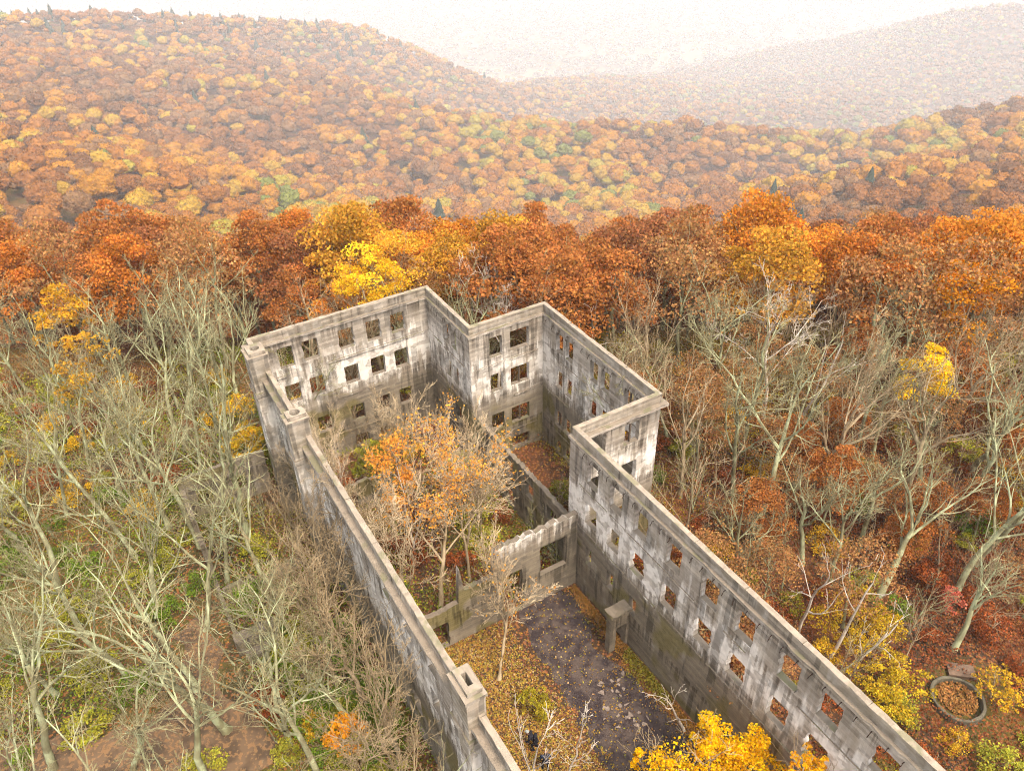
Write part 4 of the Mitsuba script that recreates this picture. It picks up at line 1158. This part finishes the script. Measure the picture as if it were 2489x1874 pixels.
for lod, (sub, nc, size) in enumerate(((3, 800, 0.42), (2, 240, 0.6), (2, 60, 0.8))):
    for ci, col in enumerate(FARC):
        for g in range(3 if lod < 2 else 2):
            rng = np.random.default_rng(1000 + lod * 100 + ci * 10 + g)
            V, F, C = far_crown(rng, sub, nc, size, col, ci * 3 + g + lod * 30)
            nm = f'far_{lod}_{ci}_{g}'
            group(nm, crown=mikit.ply((V, F), 'crown_core', color=np.clip(C, 0.003, 0.9)))
            FAR_G.setdefault((lod, ci), []).append(nm)
group('far_conifer', crown=mikit.ply(trimesh.util.concatenate([trimesh.creation.cone(3.6 - 0.6 * k, 4.4, sections=9, transform=trimesh.transformations.translation_matrix((0.1 * k, 0, 2 + 2.3 * k))) for k in range(5)]), 'crown_core',
                                     color=np.tile([(0.030, 0.050, 0.035)], (sum(len(trimesh.creation.cone(1, 1, sections=9).vertices) for _ in range(5)), 1))))
rf = np.random.default_rng(999)
U0 = YAW
pts = []
for (r0, r1, sp) in ((88, 340, 4.3), (340, 640, 4.9), (640, 1700, 6.9), (1700, 3600, 24.0)):
    area = (r1 * r1 - r0 * r0) * 0.5 * 1.36
    n = int(area / (sp * sp))
    r = np.sqrt(rf.uniform(r0 * r0, r1 * r1, n))
    a = U0 + rf.uniform(-0.68, 0.68, n)
    pts.append(np.column_stack([r * np.sin(a), r * np.cos(a), r]))
pts = np.vstack(pts)
X, Y, R = pts.T
u, v = xy2uv(X, Y)
Z = ground_z(X, Y)
Wv = np.column_stack([X, Y, Z + 8]) - CAM
fw, rt, up = Wv @ FWD, Wv @ np.cross(FWD, UPV), Wv @ UPV
ok = (np.abs(rt) < 0.70 * fw) & (up < 0.53 * fw) & (up > -0.5 * fw)
near = np.array(TREES)
from scipy.spatial import cKDTree
dn = cKDTree(near).query(np.column_stack([X, Y]))[0]
ok &= (dn > 5.2) & (u > 92)
X, Y, R, Z, v = X[ok], Y[ok], R[ok], Z[ok], v[ok]
# drop what other slopes hide: the ground profile along each direction
ang, el = np.arctan2(X, Y), np.arctan2(Z + 11 - H, R)
order = np.argsort(R)
bins = ((ang - ang.min()) / (np.ptp(ang) + 1e-9) * 399).astype(int)
hor = np.full(400, -9.0)
gr = np.geomspace(60, 3600, 260)
gang = ang.min() + (np.arange(400) + 0.5) / 400 * np.ptp(ang)
GX, GY = gr[None] * np.sin(gang)[:, None], gr[None] * np.cos(gang)[:, None]
GZ = ground_z(GX.ravel(), GY.ravel()).reshape(400, 260)
EL = np.maximum.accumulate(np.arctan2(GZ + 5 - H, gr[None]), axis=1)
ri = np.clip(np.searchsorted(gr, R) - 2, 0, 259)
vis = el > EL[bins, ri] - 0.002
X, Y, R, Z, v = X[vis], Y[vis], R[vis], Z[vis], v[vis]
nz1 = meshkit.noise(np.column_stack([X / 70, Y / 70, X * 0]), 2)
nz2 = meshkit.noise(np.column_stack([X / 22, Y / 22, X * 0]), 6)
q = 0.55 * nz1 + 0.45 * nz2 + rf.normal(0, 0.20, len(X))
val = np.clip((-Z - 75) / 60, 0, 1) * np.clip(1.3 - np.abs(R - 380) / 330, 0, 1)      # more yellow in the hollow
q = q + 0.14 * val
q = np.clip(0.54 + (q - 0.52) * 0.8, 0, 1.2)
pal = np.digitize(q, [0.20, 0.34, 0.42, 0.55, 0.68, 0.82, 0.93])
IDX = np.array([2, 1, 7, 0, 3, 4, 5, 6])[pal]
olive = np.clip((R - 560) / 250, 0, 1) * np.clip((v - 60) / 200, 0, 1)
IDX = np.where((rf.uniform(size=len(R)) < 0.75 * olive) & (R < 1700), np.array([6, 7, 5, 2, 1])[rf.integers(0, 5, len(R))], IDX)
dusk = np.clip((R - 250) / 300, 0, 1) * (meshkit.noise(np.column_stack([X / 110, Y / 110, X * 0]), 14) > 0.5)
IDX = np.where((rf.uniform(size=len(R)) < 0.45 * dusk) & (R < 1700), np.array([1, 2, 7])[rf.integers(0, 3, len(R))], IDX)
lod = np.where(R < 260, 0, np.where(R < 620, 1, 2))
IDX = np.where((R > 1700) & (rf.uniform(size=len(R)) < 0.6), 2, IDX)
rot = rf.uniform(0, 360, len(X))
sc_ = (0.46 + 0.62 * rf.uniform(0, 1, len(X)) ** 1.6) * np.where(R > 1700, 2.6, 1.0)
ax_ = rf.uniform(0.8, 1.3, len(X))
az_ = rf.uniform(0.7, 1.2, len(X))
pick = rf.integers(0, 1000, len(X))
ridge = np.clip((R - 640) / 120, 0, 1) * (v < -100) * (R < 900)
con = rf.uniform(size=len(X)) < 0.004 + 0.12 * ridge
for k in range(len(X)):
    g = FAR_G[(int(lod[k]), int(IDX[k]))]
    g = 'far_conifer' if con[k] and R[k] < 1300 else g[pick[k] % len(g)]
    s = float(sc_[k])
    scene[f'far_forest__{k + 1:05d}'] = {'type': 'instance', 'to_world': T().translate([float(X[k]), float(Y[k]), float(Z[k])]).rotate([0, 0, 1], float(rot[k])).scale([s * float(ax_[k]), s / float(ax_[k]), s * (0.55 if R[k] > 1700 else 0.8 if g == 'far_conifer' else float(az_[k]))]),
                                          'shapegroup': {'type': 'ref', 'id': g}}
tag('far_forest', 'autumn forest of orange, rust and yellow crowns filling the valley and hills', kind='stuff')
for k in list(scene):
    if k.endswith('__twigs') or k.endswith('__foliage'):
        labels[k] = {'kind': 'stuff'}
    elif scene[k].get('type') == 'instance' and not k.startswith('far_forest'):
        for pt in scene[scene[k]['shapegroup']['id']]:
            if pt in ('twigs', 'foliage'):
                labels[f'{k}__{pt}'] = {'kind': 'stuff'}
print('far trees', len(X), 'oaks', n_oak, 'bare', nb_, 'saplings', ns, 'shrubs', nsh)
